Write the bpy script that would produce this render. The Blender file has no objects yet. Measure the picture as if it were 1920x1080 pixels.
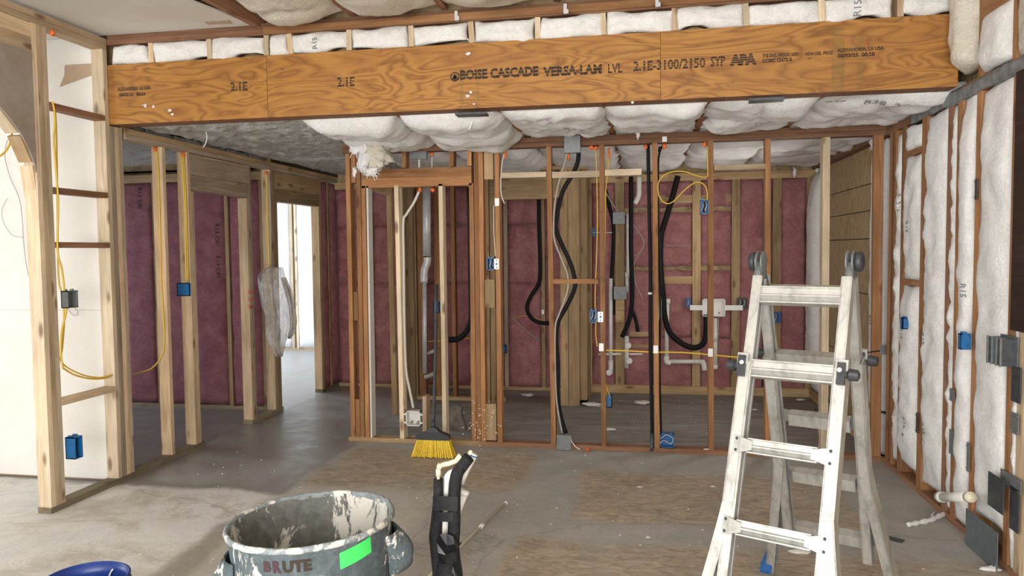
import bpy, bmesh, math, random
from mathutils import Vector, Matrix, noise
from mathutils.bvhtree import BVHTree
random.seed(7)
scene = bpy.context.scene
COL = scene.collection
V = Vector

# ------------------------------------------------------------------ camera, world, lights, exposure
F_PX, YAW, PIT, ROL, CAM_H = 1378.8, .1774, .0515, -.0102, 1.6063
fwd = V((-math.sin(YAW)*math.cos(PIT), math.cos(YAW)*math.cos(PIT), -math.sin(PIT)))
r0 = V((math.cos(YAW), math.sin(YAW), 0)); u0 = r0.cross(fwd)
RT = r0*math.cos(ROL) + u0*math.sin(ROL); UP = u0*math.cos(ROL) - r0*math.sin(ROL)
CAM = V((0, 0, CAM_H))
cd = bpy.data.cameras.new('camera'); cam = bpy.data.objects.new('camera', cd); COL.objects.link(cam)
m = Matrix((RT, UP, -fwd)).transposed().to_4x4(); m.translation = CAM; cam.matrix_world = m
cd.sensor_width = 36; cd.lens = F_PX/1920*36; cd.clip_start = .05; cd.clip_end = 60
scene.camera = cam
world = bpy.data.worlds.new('world'); scene.world = world; world.use_nodes = True
world.node_tree.nodes['Background'].inputs[0].default_value = (.75, .85, 1, 1)
world.node_tree.nodes['Background'].inputs[1].default_value = 1.0
vs = scene.view_settings
vs.view_transform = 'Standard'; vs.look = 'None'; vs.gamma = 1; vs.use_curve_mapping = False; vs.exposure = 0.0

def area(name, loc, direction, sx, sy, power, color=(1, 1, 1)):
    l = bpy.data.lights.new(name, 'AREA'); l.shape = 'RECTANGLE'; l.size = sx; l.size_y = sy
    l.energy = power; l.color = color
    o = bpy.data.objects.new(name, l); COL.objects.link(o); o.location = loc
    o.rotation_euler = V(direction).to_track_quat('-Z', 'Y').to_euler()
    return o
area('daylight_rear_opening', (-.6, -2.35, 1.45), (0, 1, .06), 4.2, 2.3, 365, (1, .98, .95))
area('daylight_left_room_window', (-6.9, 1.8, 1.5), (1, .1, -.05), 2.4, 1.7, 95, (.96, .98, 1))
area('daylight_bright_room_window', (-7.3, 9.2, 1.5), (1, 0, 0), 2.2, 1.8, 170, (.72, .84, 1))
area('daylight_bright_room_glazing', (-5.6, 7.1, 1.5), (0, 1, 0), 1.6, 1.7, 22, (.72, .84, 1))
area('daylight_side_room_window', (-6.9, 5.7, 1.3), (1, 0, -.1), 1.4, 1.4, 42, (.74, .85, 1))
area('fill_back_right', (1.4, 7.0, 1.6), (-1, -.1, -.1), .5, 1.0, 12, (1, .96, .9))  # added fill lamp, no window here; lifts the dim area behind the partition

# ------------------------------------------------------------------ pixel of the 1920x1080 frame -> point on a world plane
def W(x, y, **k):
    d = fwd*F_PX + RT*(x-960) - UP*(y-540)
    ax = {'X': 0, 'Y': 1, 'Z': 2}[next(iter(k))]; val = k[next(iter(k))]
    return CAM + d*((val-CAM[ax])/d[ax])
XL, XR, YB, YP, YK = -3.6175, 1.7523, 4.5493, 5.831, 8.25
ZT = 2.42

# ------------------------------------------------------------------ node helpers
class N:
    def __init__(s, name):
        s.m = bpy.data.materials.new(name); s.m.use_nodes = True; s.t = s.m.node_tree
        s.b = s.t.nodes['Principled BSDF']; s.l = s.t.links
    def n(s, kind, **kw):
        nd = s.t.nodes.new(kind)
        for k, v in kw.items(): setattr(nd, k, v)
        return nd
    def put(s, sock, v):
        if isinstance(v, bpy.types.NodeSocket): s.l.new(v, sock)
        elif isinstance(v, (tuple, list)) and len(v) == 3 and sock.type == 'RGBA': sock.default_value = (*v, 1)
        else: sock.default_value = v
    def math(s, op, a, b=0., clamp=False):
        nd = s.n('ShaderNodeMath', operation=op, use_clamp=clamp); s.put(nd.inputs[0], a); s.put(nd.inputs[1], b); return nd.outputs[0]
    def mix(s, f, a, b, mode='MIX'):
        nd = s.n('ShaderNodeMix', data_type='RGBA', blend_type=mode); s.put(nd.inputs[0], f); s.put(nd.inputs[6], a); s.put(nd.inputs[7], b); return nd.outputs[2]
    def obj(s): return s.n('ShaderNodeTexCoord').outputs['Object']
    def pos(s): return s.n('ShaderNodeNewGeometry').outputs['Position']
    def rnd(s): return s.n('ShaderNodeObjectInfo').outputs['Random']
    def map(s, v, scale=(1, 1, 1), off=None):
        if off is not None:
            c = s.n('ShaderNodeVectorMath', operation='ADD'); s.put(c.inputs[0], v); s.put(c.inputs[1], off); v = c.outputs[0]
        nd = s.n('ShaderNodeVectorMath', operation='MULTIPLY'); s.put(nd.inputs[0], v); nd.inputs[1].default_value = scale; return nd.outputs[0]
    def noise(s, v, scale, detail=4, rough=.55, dist=0):
        nd = s.n('ShaderNodeTexNoise'); s.put(nd.inputs['Vector'], v); nd.inputs['Scale'].default_value = scale
        nd.inputs['Detail'].default_value = detail; nd.inputs['Roughness'].default_value = rough; nd.inputs['Distortion'].default_value = dist
        return nd.outputs[0]
    def voro(s, v, scale, rnd=1, feature='F1'):
        nd = s.n('ShaderNodeTexVoronoi', feature=feature); s.put(nd.inputs['Vector'], v); nd.inputs['Scale'].default_value = scale
        nd.inputs['Randomness'].default_value = rnd; return nd.outputs[0]
    def ramp(s, f, stops):
        nd = s.n('ShaderNodeValToRGB'); s.put(nd.inputs[0], f); e = nd.color_ramp.elements
        while len(e) < len(stops): e.new(.5)
        for k, (p, c) in enumerate(stops):
            e[k].position = p; e[k].color = (*c, 1) if isinstance(c, tuple) else (c, c, c, 1)
        return nd.outputs[0]
    def bump(s, h, strength=.3, dist=.01):
        nd = s.n('ShaderNodeBump'); nd.inputs['Strength'].default_value = strength; nd.inputs['Distance'].default_value = dist
        s.put(nd.inputs['Height'], h); s.l.new(nd.outputs[0], s.b.inputs['Normal'])
    def out(s, col, rough=.7, metal=0., spec=.5):
        s.put(s.b.inputs['Base Color'], col); s.put(s.b.inputs['Roughness'], rough); s.b.inputs['Metallic'].default_value = metal
        s.b.inputs['Specular IOR Level'].default_value = spec
        return s.m

def wood(name, dark, mid, light, knot=(.16, .07, .03), knots=.5):
    n = N(name); rd = n.rnd()
    cb = n.n('ShaderNodeCombineXYZ'); r9 = n.math('MULTIPLY', rd, 37.); n.put(cb.inputs[0], r9); n.put(cb.inputs[2], r9)
    v = n.map(n.obj(), (1, 1, 1), cb.outputs[0])
    g = n.noise(n.map(v, (16, 16, 1.1)), 1.6, 5, .6, .8)
    fine = n.noise(n.map(v, (120, 120, 4)), 1.2, 3, .7)
    c = n.ramp(g, [(.25, dark), (.5, mid), (.75, light)])
    c = n.mix(.35, c, n.ramp(fine, [(.3, .35), (.7, 1.)]), 'MULTIPLY')
    kn = n.voro(n.map(v, (9, 9, 3.2)), 1., 1)
    if knots: c = n.mix(n.ramp(kn, [(.10, knots+.25), (.21, 0.)]), c, knot)
    br = n.math('ADD', n.math('MULTIPLY', rd, .55), .72)
    stain = n.ramp(n.noise(n.map(v, (4, 4, 1.5), (3, 4, 5)), 1.3, 3), [(.3, .72), (.6, 1.)])
    c = n.mix(1., c, stain, 'MULTIPLY')
    h = n.n('ShaderNodeHueSaturation'); n.put(h.inputs['Color'], c); n.put(h.inputs['Value'], br)
    n.bump(fine, .25, .004)
    return n.out(h.outputs[0], .75, 0, .3)
M = {}
M['pale'] = wood('pale_spruce', (.50, .34, .20), (.66, .49, .31), (.76, .60, .42))
M['cream'] = wood('cream_stud', (.62, .46, .29), (.76, .61, .42), (.85, .72, .54))
M['tan'] = wood('tan_stud', (.36, .23, .115), (.47, .32, .17), (.57, .41, .24))
M['orange'] = wood('orange_stud', (.30, .132, .052), (.425, .205, .085), (.54, .29, .135))
M['red'] = wood('reddish_plate', (.21, .095, .05), (.29, .145, .08), (.38, .21, .125))
M['greyed'] = wood('greyed_stud', (.35, .265, .18), (.47, .37, .26), (.57, .47, .35))
M['green'] = wood('treated_plate', (.20, .155, .095), (.30, .24, .155), (.40, .33, .23))
M['darkwood'] = wood('dark_brown_board', (.035, .018, .012), (.055, .03, .02), (.08, .045, .03), knots=0)

def lvl():
    n = N('laminated_veneer'); rd = n.rnd()
    cb = n.n('ShaderNodeCombineXYZ'); n.put(cb.inputs[0], n.math('MULTIPLY', rd, 31.)); n.put(cb.inputs[1], n.math('MULTIPLY', rd, 11.))
    v = n.map(n.obj(), (1, 1, 1), cb.outputs[0])
    base = n.noise(n.map(v, (.85, 1, 4.0)), 1.5, 2.2, .5, .7)
    wob = n.noise(n.map(v, (9, 2, 22)), 1., 3, .5)
    s = n.math('ADD', n.math('MULTIPLY', base, 11.), n.math('MULTIPLY', wob, .55))
    band = n.math('PINGPONG', s, .5)
    c = n.ramp(band, [(.08, (.45, .215, .050)), (.40, (.33, .142, .033)), (.60, (.145, .058, .017)), (.95, (.26, .105, .027))])
    blot = n.noise(n.map(v, (2.2, 1, 5)), 1., 3)
    c = n.mix(n.ramp(blot, [(.45, 0.), (.62, .5)]), c, (.36, .155, .042))
    fine = n.noise(n.map(v, (6, 2, 160)), 1., 4, .7)
    c = n.mix(.35, c, n.ramp(fine, [(.3, .55), (.65, 1.)]), 'MULTIPLY')
    kn = n.voro(n.map(v, (2.6, 1, 6.5), (3.3, 0, 1.7)), 1., 1)
    c = n.mix(n.ramp(kn, [(.025, .75), (.05, 0.)]), c, (.12, .05, .02))
    p = n.n('ShaderNodeSeparateXYZ'); n.put(p.inputs[0], n.pos())
    wob2 = n.noise(n.pos(), 9., 4, .6)
    for x0, w, z1, a in ((-1.125, .010, 2.72, .45), (-1.02, .008, 2.72, .4), (1.10, .035, 2.86, .45), (1.22, .018, 2.80, .3)):     # green-grey water marks
        f = n.math('MULTIPLY', n.math('LESS_THAN', n.math('ABSOLUTE', n.math('SUBTRACT', p.outputs[0], x0)), w), n.math('LESS_THAN', p.outputs[2], z1))
        c = n.mix(n.math('MULTIPLY', f, n.ramp(wob2, [(.3, 0.), (.6, a)])), c, (.12, .11, .03))
    n.bump(fine, .15, .003)
    return n.out(c, .55, 0, .35)
M['lvl'] = lvl()
n = N('laminated_edge'); c = n.ramp(n.noise(n.map(n.obj(), (3, 60, 60)), 1, 3), [(.3, (.14, .055, .022)), (.7, (.26, .11, .045))]); M['lvl_edge'] = n.out(c, .7)

def fluffy(name, a, b, shade=.5, bs=.8, sp=.2, speck=None):
    n = N(name); v = n.pos()
    big = n.noise(v, 6., 4, .6, .6); sm = n.noise(v, 38., 5, .65, 1.2); fib = n.noise(n.map(v, (1, 1, .35)), 130., 3, .7, 2.)
    c = n.mix(n.ramp(big, [(.32, 0.), (.68, 1.)]), a, b)
    c = n.mix(shade, c, n.ramp(sm, [(.3, .62), (.65, 1.)]), 'MULTIPLY')
    if speck: c = n.mix(n.ramp(n.noise(v, 26., 5, .75, 2.), [(.56, 0.), (.66, .8)]), c, speck)
    h = n.math('ADD', n.math('MULTIPLY', sm, 1.), n.math('MULTIPLY', fib, .35))
    n.bump(h, bs, .02)
    return n.out(c, .85, 0, sp)
M['white'] = fluffy('white_batt', (.85, .84, .81), (.93, .92, .90), .35, .6)
M['cream_batt'] = fluffy('cream_batt', (.76, .68, .55), (.87, .82, .72), .4)
M['pink'] = fluffy('pink_batt', (.43, .17, .18), (.61, .29, .29), .75, 1.)
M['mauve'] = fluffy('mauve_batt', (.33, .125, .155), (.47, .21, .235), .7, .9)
M['netting'] = fluffy('dusty_netting', (.56, .545, .49), (.76, .735, .67), .8, 1., .6, (.90, .88, .82))

def osb():
    n = N('strand_board'); v = n.pos()
    w = n.voro(n.map(v, (14, 40, 9), None), 1., 1); g = n.noise(n.map(v, (10, 60, 10)), 1., 4, .7, 1.)
    c = n.ramp(g, [(.3, (.27, .18, .085)), (.5, (.45, .32, .165)), (.72, (.60, .45, .26))])
    c = n.mix(.4, c, n.ramp(w, [(.1, .5), (.6, 1.)]), 'MULTIPLY'); n.bump(g, .4, .01)
    return n.out(c, .7)
M['osb'] = osb()
def drywall(name, a, b):
    n = N(name); v = n.pos()
    c = n.mix(n.ramp(n.noise(v, 2.2, 5, .65), [(.35, 0.), (.7, 1.)]), a, b)
    c = n.mix(.12, c, n.ramp(n.noise(v, 60., 3), [(.3, .6), (.7, 1.)]), 'MULTIPLY')
    n.bump(n.noise(v, 90., 3), .15, .004); return n.out(c, .9, 0, .2)
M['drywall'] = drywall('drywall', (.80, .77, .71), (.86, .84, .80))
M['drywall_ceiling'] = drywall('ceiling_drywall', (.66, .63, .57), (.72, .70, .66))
M['paper'] = drywall('bare_gypsum_paper', (.46, .33, .23), (.53, .39, .28))
M['mud_panel'] = drywall('mudded_arch_panel', (.29, .235, .19), (.43, .38, .33))

def plain(name, col, rough=.6, metal=0., var=.0, sc=30, spec=.5, bump=0):
    n = N(name); c = col
    if var: c = n.mix(n.ramp(n.noise(n.pos(), sc, 4), [(.35, 0.), (.65, 1.)]), tuple(x*(1-var) for x in col), tuple(min(1, x*(1+var)) for x in col))
    if bump: n.bump(n.noise(n.pos(), sc*2, 3), bump, .005)
    return n.out(c, rough, metal, spec)
M['yellow_wire'] = plain('yellow_cable', (.72, .47, .04), .45)
M['white_wire'] = plain('pale_cable', (.62, .60, .54), .5)
M['grey_wire'] = plain('grey_cable', (.38, .35, .31), .5)
M['black_hose'] = plain('black_foam_hose', (.009, .009, .010), .65, 0, .3, 60, .2)
M['foam_black'] = plain('black_pipe_foam', (.016, .016, .018), .75, 0, .35, 90, .25, .3)
M['tape_black'] = plain('black_tape', (.010, .010, .012), .3, 0, .3, 60)
M['pvc'] = plain('pvc', (.74, .73, .68), .35, 0, .06)
M['pvc_cream'] = plain('cream_cpvc', (.66, .62, .46), .4)
M['blue_box'] = plain('blue_box_plastic', (.015, .13, .34), .4, 0, .15)
M['grey_plate'] = plain('grey_steel', (.19, .20, .205), .5, .3, .12)
M['dark_plate'] = plain('dark_steel', (.06, .068, .075), .5, .3, .2)
M['grey_box'] = plain('grey_box_plastic', (.11, .13, .14), .5, 0, .12)
M['zinc'] = plain('galvanised_steel', (.55, .55, .55), .5, .35, .12, 18)
M['white_metal'] = plain('white_nail_plate', (.75, .75, .73), .4, .1)
M['white_plastic'] = plain('white_plastic', (.78, .77, .73), .4)
M['orange_foam'] = plain('orange_fire_foam', (.80, .17, .035), .7, 0, .25, 40, .3, .6)
M['ink'] = plain('black_ink', (.035, .022, .014), .8)
M['ink_grey'] = plain('grey_ink', (.22, .22, .23), .8)
M['ink_red'] = plain('red_lumber_crayon', (.42, .06, .04), .8)
M['ink_plum'] = plain('plum_ink', (.06, .025, .035), .8)
M['bristle'] = plain('yellow_bristle', (.82, .56, .015), .5, 0, .18, 60)
M['charcoal'] = plain('charcoal_plastic', (.035, .038, .042), .5, 0, .2)
M['blue_plastic'] = plain('blue_bucket_plastic', (.012, .04, .22), .35, 0, .2, 12)
M['blue_rubber'] = plain('blue_rubber', (.03, .13, .38), .5, 0, .25)
M['green_tape'] = plain('green_tape', (.06, .72, .14), .55, 0, .05)
M['dark_debris'] = plain('dark_debris', (.07, .06, .05), .9, 0, .5, 25, .3, .6)
M['scrap'] = plain('white_scrap', (.72, .68, .62), .8, 0, .15)
M['dust_grey'] = plain('dusty_grey_bag', (.16, .145, .12), .8, 0, .35, 14, .3, .5)
M['sealant'] = plain('grey_sealant', (.19, .195, .195), .7, 0, .25, 20, .3, .5)
M['tan_stripe'] = plain('tan_tape', (.55, .42, .28), .7)

def alu():
    n = N('worn_aluminium'); v = n.obj()
    a = n.noise(n.map(v, (18, 18, 6)), 1., 5, .7, .4)
    c = n.ramp(a, [(.3, (.32, .315, .295)), (.5, (.54, .54, .515)), (.7, (.66, .66, .625))])
    c = n.mix(n.ramp(n.noise(n.map(v, (60, 60, 22)), 1., 4, .7), [(.6, 0.), (.68, .5)]), c, (.74, .73, .69))
    n.bump(a, .1, .003)
    n.b.inputs['Metallic'].default_value = .55
    r = n.ramp(a, [(.3, .5), (.7, .34)])
    return n.out(c, r, .6)
M['alu'] = alu()
n = N('dull_aluminium'); c = n.ramp(n.noise(n.map(n.obj(), (30, 30, 6)), 1., 4), [(.3, (.34, .33, .31)), (.7, (.55, .54, .50))]); M['alu_dull'] = n.out(c, .45, .6)

def bin_mat(name, base, amt_low, seed):
    n = N(name); v = n.map(n.obj(), (1, 1, 1), (seed, seed*2, 0))
    g = n.noise(v, 7., 6, .7, .8); col = n.mix(n.ramp(n.noise(v, 30., 5, .7), [(.35, 0.), (.65, 1.)]), base, tuple(x*1.7 for x in base))
    d = n.noise(n.map(v, (1, 1, .55)), 5.5, 7, .72, .5)
    c = n.mix(n.ramp(d, [(amt_low, 0.), (amt_low+.03, .92)]), col, (.70, .68, .62))
    c = n.mix(n.ramp(g, [(.55, 0.), (.75, .5)]), c, (.30, .30, .27))
    n.bump(d, .6, .01); return n.out(c, .65, 0, .35)
M['bin_out'] = bin_mat('grey_bin_plastic', (.060, .078, .086), .56, 1.3)
M['bin_in'] = bin_mat('mud_smeared_bin', (.105, .105, .095), .505, 4.1)
M['bin_rim'] = bin_mat('crusted_rim', (.16, .185, .195), .50, 9.2)

def sheet():
    n = N('clear_plastic_sheet'); n.b.inputs['Alpha'].default_value = .5
    c = n.ramp(n.noise(n.map(n.pos(), (1, 1, .5)), 16., 5, .6, 1.5), [(.35, (.36, .31, .27)), (.65, (.66, .60, .55))])
    n.bump(n.noise(n.map(n.pos(), (1, 1, .4)), 22., 4, .6, 1.), .8, .02)
    return n.out(c, .3, 0, .6)
M['sheet'] = sheet()

def floor_mat():
    n = N('concrete_slab'); p = n.pos()
    wv = n.n('ShaderNodeTexNoise'); n.put(wv.inputs['Vector'], p); wv.inputs['Scale'].default_value = 1.7; wv.inputs['Detail'].default_value = 6
    wv.inputs['Roughness'].default_value = .65
    off = n.n('ShaderNodeVectorMath', operation='SUBTRACT'); n.put(off.inputs[0], wv.outputs[1]); off.inputs[1].default_value = (.5, .5, .5)
    sc = n.n('ShaderNodeVectorMath', operation='SCALE'); n.put(sc.inputs[0], off.outputs[0]); sc.inputs['Scale'].default_value = .32
    ad = n.n('ShaderNodeVectorMath', operation='ADD'); n.put(ad.inputs[0], p); n.put(ad.inputs[1], sc.outputs[0])
    def box(x0, x1, y0, y1, soft=.08, src=ad.outputs[0]):
        s = n.n('ShaderNodeSeparateXYZ'); n.put(s.inputs[0], src)
        def edge(a, lo, hi):
            l = n.n('ShaderNodeMapRange', clamp=True); n.put(l.inputs[0], a); l.inputs[1].default_value = lo-soft/2; l.inputs[2].default_value = lo+soft/2
            h = n.n('ShaderNodeMapRange', clamp=True); n.put(h.inputs[0], a); h.inputs[1].default_value = hi-soft/2; h.inputs[2].default_value = hi+soft/2
            h.inputs[3].default_value = 1; h.inputs[4].default_value = 0
            return n.math('MULTIPLY', l.outputs[0], h.outputs[0])
        return n.math('MULTIPLY', edge(s.outputs[0], x0, x1), edge(s.outputs[1], y0, y1))
    big = n.noise(p, 1.1, 6, .65, .4); med = n.noise(p, 6., 6, .7, .6); fine = n.noise(p, 45., 5, .7)
    c = n.ramp(big, [(.3, (.38, .355, .315)), (.7, (.50, .475, .43))])
    # light dusty slab, left foreground
    c = n.mix(n.math('MULTIPLY', box(-9, -2.42, -4, 4.50, .12), .9), c, (.86, .84, .81))
    c = n.mix(n.math('MULTIPLY', box(-9, -2.42, -4, 4.50, .12), n.ramp(n.noise(n.map(p, (1, 1.6, 1), (5, 2, 0)), 1.5, 6, .7, .5), [(.50, 0.), (.62, .6)])), c, (.52, .44, .35))
    # paler smear towards the bin, with darker sawn strips
    c = n.mix(n.math('MULTIPLY', box(-2.42, -1.3, -4, 4.7, .2), .75), c, (.60, .55, .49))
    c = n.mix(n.math('MULTIPLY', box(-2.44, -2.28, -4, 4.1, .05), .55), c, (.27, .245, .21))
    c = n.mix(n.math('MULTIPLY', box(-3.3, -2.4, 3.9, 4.4, .3), n.ramp(med, [(.45, 0.), (.6, .6)])), c, (.40, .34, .27))
    # smooth dark slab through the framed left opening
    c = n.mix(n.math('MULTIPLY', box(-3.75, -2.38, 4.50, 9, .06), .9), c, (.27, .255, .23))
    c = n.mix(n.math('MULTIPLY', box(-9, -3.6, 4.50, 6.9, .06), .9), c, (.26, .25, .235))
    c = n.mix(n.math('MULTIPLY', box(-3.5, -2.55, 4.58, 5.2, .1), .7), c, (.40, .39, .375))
    # old adhesive, in squared patches
    tr = n.noise(n.map(p, (9, 26, 1)), 1., 5, .7, 1.2)
    glue = n.ramp(tr, [(.33, (.30, .235, .17)), (.55, (.50, .405, .305)), (.72, (.62, .54, .44))])
    fade = n.ramp(n.noise(p, 3., 5, .65), [(.36, .45), (.48, 1.)])
    for b in ((-.47, 1.28, 4.28, 5.30), (-2.32, -.82, 4.72, 5.62), (-.74, .55, 3.35, 3.98), (.55, 1.9, 2.9, 4.06)):
        c = n.mix(n.math('MULTIPLY', box(*b, .07), fade), c, glue)
    # grey levelled screed
    for b in ((-.80, -.44, 4.02, 5.8), (-1.28, 1.75, 3.98, 4.28), (-.44, 1.75, 5.3, 5.8), (-1.05, -.74, 3.2, 4.3)):
        c = n.mix(n.math('MULTIPLY', box(*b, .10), .8), c, (.45, .43, .395))
    # behind the middle wall: darker, streaked
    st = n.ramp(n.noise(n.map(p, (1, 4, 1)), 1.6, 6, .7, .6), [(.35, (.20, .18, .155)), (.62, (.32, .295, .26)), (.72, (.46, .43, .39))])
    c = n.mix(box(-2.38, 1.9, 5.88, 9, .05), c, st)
    # bright room
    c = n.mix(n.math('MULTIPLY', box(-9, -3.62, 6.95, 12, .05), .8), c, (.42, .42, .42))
    c = n.mix(.45, c, n.ramp(med, [(.3, .65), (.62, 1.)]), 'MULTIPLY')
    c = n.mix(.35, c, n.ramp(fine, [(.3, .6), (.7, 1.)]), 'MULTIPLY')
    c = n.mix(n.ramp(n.noise(p, 22., 6, .8, 1.), [(.64, 0.), (.70, .6)]), c, (.58, .54, .49))
    crack = n.voro(ad.outputs[0], .4, 1, 'DISTANCE_TO_EDGE')
    c = n.mix(n.ramp(crack, [(.0, .3), (.003, 0.)]), c, (.12, .10, .08))
    n.bump(n.math('ADD', fine, n.math('MULTIPLY', med, 2.)), .25, .006)
    r = n.mix(box(-9, -2.38, 4.5, 12, .1), (.72, .72, .72), n.ramp(med, [(.3, .26), (.7, .5)]))
    return n.out(c, r, 0, .5)
M['floor'] = floor_mat()

# ------------------------------------------------------------------ object helpers
def props(o, label=None, cat=None, group=None, kind=None):
    if label: o['label'] = label
    if cat: o['category'] = cat
    if group: o['group'] = group
    if kind: o['kind'] = kind
    return o
def thing(name, loc, label, cat, group=None, kind=None):
    o = bpy.data.objects.new(name, None); o.empty_display_size = .05; o.location = loc; COL.objects.link(o)
    return props(o, label, cat, group, kind)
WORLD = {}
def emit(name, verts, faces, mat, parent=None, smooth=False, frame=None, base=True):
    """verts in world space; frame (4x4) gives the local axes, else the origin goes to the base of the bounds."""
    if frame is None:
        lo = V([min(v[i] for v in verts) for i in range(3)]); hi = V([max(v[i] for v in verts) for i in range(3)])
        frame = Matrix.Translation(V(((lo.x+hi.x)/2, (lo.y+hi.y)/2, lo.z if base else (lo.z+hi.z)/2)))
    inv = frame.inverted(); me = bpy.data.meshes.new(name)
    me.from_pydata([inv @ V(v) for v in verts], [], faces); me.update()
    bm = bmesh.new(); bm.from_mesh(me); bmesh.ops.recalc_face_normals(bm, faces=bm.faces); bm.to_mesh(me); bm.free()
    me.materials.append(M[mat] if isinstance(mat, str) else mat)
    if smooth: me.shade_smooth()
    o = bpy.data.objects.new(name, me); COL.objects.link(o)
    if parent is not None:
        o.parent = parent; o.matrix_parent_inverse = WORLD[parent.name].inverted()
    o.matrix_basis = frame; WORLD[o.name] = frame.copy()
    return o
_thing = thing
def thing(name, loc, label, cat, group=None, kind=None):
    o = _thing(name, loc, label, cat, group, kind); WORLD[o.name] = Matrix.Translation(V(loc)); return o
def structure(name, loc, label, cat='wall'): return thing(name, loc, label, cat, None, 'structure')

BF = [(0, 1, 3, 2), (4, 6, 7, 5), (0, 4, 5, 1), (2, 3, 7, 6), (0, 2, 6, 4), (1, 5, 7, 3)]
def board(name, p0, p1, a, wa, wb, mat, parent=None, label=None, taper=0):
    """a length of lumber: centreline p0-p1, width wa along a, thickness wb across"""
    p0, p1 = V(p0), V(p1); l = (p1-p0).normalized(); a = V(a); a = (a - l*a.dot(l)).normalized(); b = l.cross(a)
    vs_ = [q + a*sx*wa/2*(1-taper*(q is p1)) + b*sy*wb/2*(1-taper*(q is p1)) for q in (p0, p1) for sx in (-1, 1) for sy in (-1, 1)]
    fr = Matrix((a, b, l)).transposed().to_4x4(); fr.translation = p0
    o = emit(name, vs_, BF, mat, parent, frame=fr)
    if label: o['label'] = label
    return o
def box(name, x0, x1, y0, y1, z0, z1, mat, parent=None):
    d = (x1-x0, y1-y0, z1-z0); k = d.index(max(d)); c = V(((x0+x1)/2, (y0+y1)/2, (z0+z1)/2))
    e = [V((1, 0, 0)), V((0, 1, 0)), V((0, 0, 1))]; half = e[k]*d[k]/2; a = (k+1) % 3; b = (k+2) % 3
    return board(name, c-half, c+half, e[a], d[a], d[b], mat, parent)

class MB:
    def __init__(s): s.v = []; s.f = []
    def add(s, vs_, fs):
        o = len(s.v); s.v += [V(x) for x in vs_]; s.f += [tuple(i+o for i in f) for f in fs]; return s
    def box(s, c, h, R=None):
        c = V(c); R = R or Matrix.Identity(3)
        return s.add([c + R @ V((h[0]*sx, h[1]*sy, h[2]*sz)) for sx in (-1, 1) for sy in (-1, 1) for sz in (-1, 1)],
                     [(0, 1, 3, 2), (4, 6, 7, 5), (0, 4, 5, 1), (2, 3, 7, 6), (0, 2, 6, 4), (1, 5, 7, 3)])
    def bar(s, p0, p1, a, wa, wb):
        p0, p1 = V(p0), V(p1); l = (p1-p0).normalized(); a = V(a); a = (a-l*a.dot(l)).normalized(); b = l.cross(a)
        return s.add([q + a*sx*wa/2 + b*sy*wb/2 for q in (p0, p1) for sx in (-1, 1) for sy in (-1, 1)], BF)
    def tube(s, pts, r, n=8, closed=True):
        pts = [V(p) for p in pts]; rs = r if isinstance(r, (list, tuple)) else [r]*len(pts); rings = []; prev = None
        for i, p in enumerate(pts):
            t = (pts[min(i+1, len(pts)-1)] - pts[max(i-1, 0)]).normalized()
            if prev is None:
                prev = t.cross(V((0, 0, 1))); 
                if prev.length < .2: prev = t.cross(V((0, 1, 0)))
            prev = (prev - t*prev.dot(t)).normalized(); q = t.cross(prev)
            rings.append([p + (prev*math.cos(k*2*math.pi/n) + q*math.sin(k*2*math.pi/n))*rs[i] for k in range(n)])
        o = len(s.v)
        for g in rings: s.v += g
        for i in range(len(rings)-1):
            for k in range(n):
                s.f.append((o+i*n+k, o+i*n+(k+1) % n, o+(i+1)*n+(k+1) % n, o+(i+1)*n+k))
        if closed:
            s.f.append(tuple(o+k for k in range(n))); s.f.append(tuple(o+(len(rings)-1)*n+k for k in reversed(range(n))))
        return s
    def lathe(s, c, prof, n=40, axis=None):
        c = V(c); o = len(s.v); A = axis or Matrix.Identity(3)
        for r, z in prof: s.v += [c + A @ V((r*math.cos(k*2*math.pi/n), r*math.sin(k*2*math.pi/n), z)) for k in range(n)]
        for i in range(len(prof)-1):
            for k in range(n): s.f.append((o+i*n+k, o+i*n+(k+1) % n, o+(i+1)*n+(k+1) % n, o+(i+1)*n+k))
        return s
    def cap(s, ring_start, n): s.f.append(tuple(range(ring_start, ring_start+n))); return s
    def build(s, name, mat, parent=None, smooth=False, frame=None, **k):
        o = emit(name, s.v, s.f, mat, parent, smooth, frame)
        if k: props(o, **k)
        return o
def smooth_path(pts, sub=6):
    pts = [V(p) for p in pts]; out = []
    for i in range(len(pts)-1):
        p0, p1, p2, p3 = pts[max(i-1, 0)], pts[i], pts[i+1], pts[min(i+2, len(pts)-1)]
        for k in range(sub):
            t = k/sub
            out.append(.5*((2*p1)+(p2-p0)*t+(2*p0-5*p1+4*p2-p3)*t*t+(3*p1-p0-3*p2+p3)*t**3))
    out.append(pts[-1]); return out
def cable(name, px, r, mat, label, cat, sub=6, group=None, n=8, **pl):
    """px: (x, y) on one plane, or (x, y, depth offset)"""
    ax = next(iter(pl)); pts = [W(p[0], p[1], **{ax: pl[ax] + (p[2] if len(p) > 2 else 0)}) for p in px]
    return MB().tube(smooth_path(pts, sub), r, n).build(name, mat, None, True, label=label, cat=cat, group=group)
def nz(p, s=1.): return noise.noise(V(p)*s)

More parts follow.
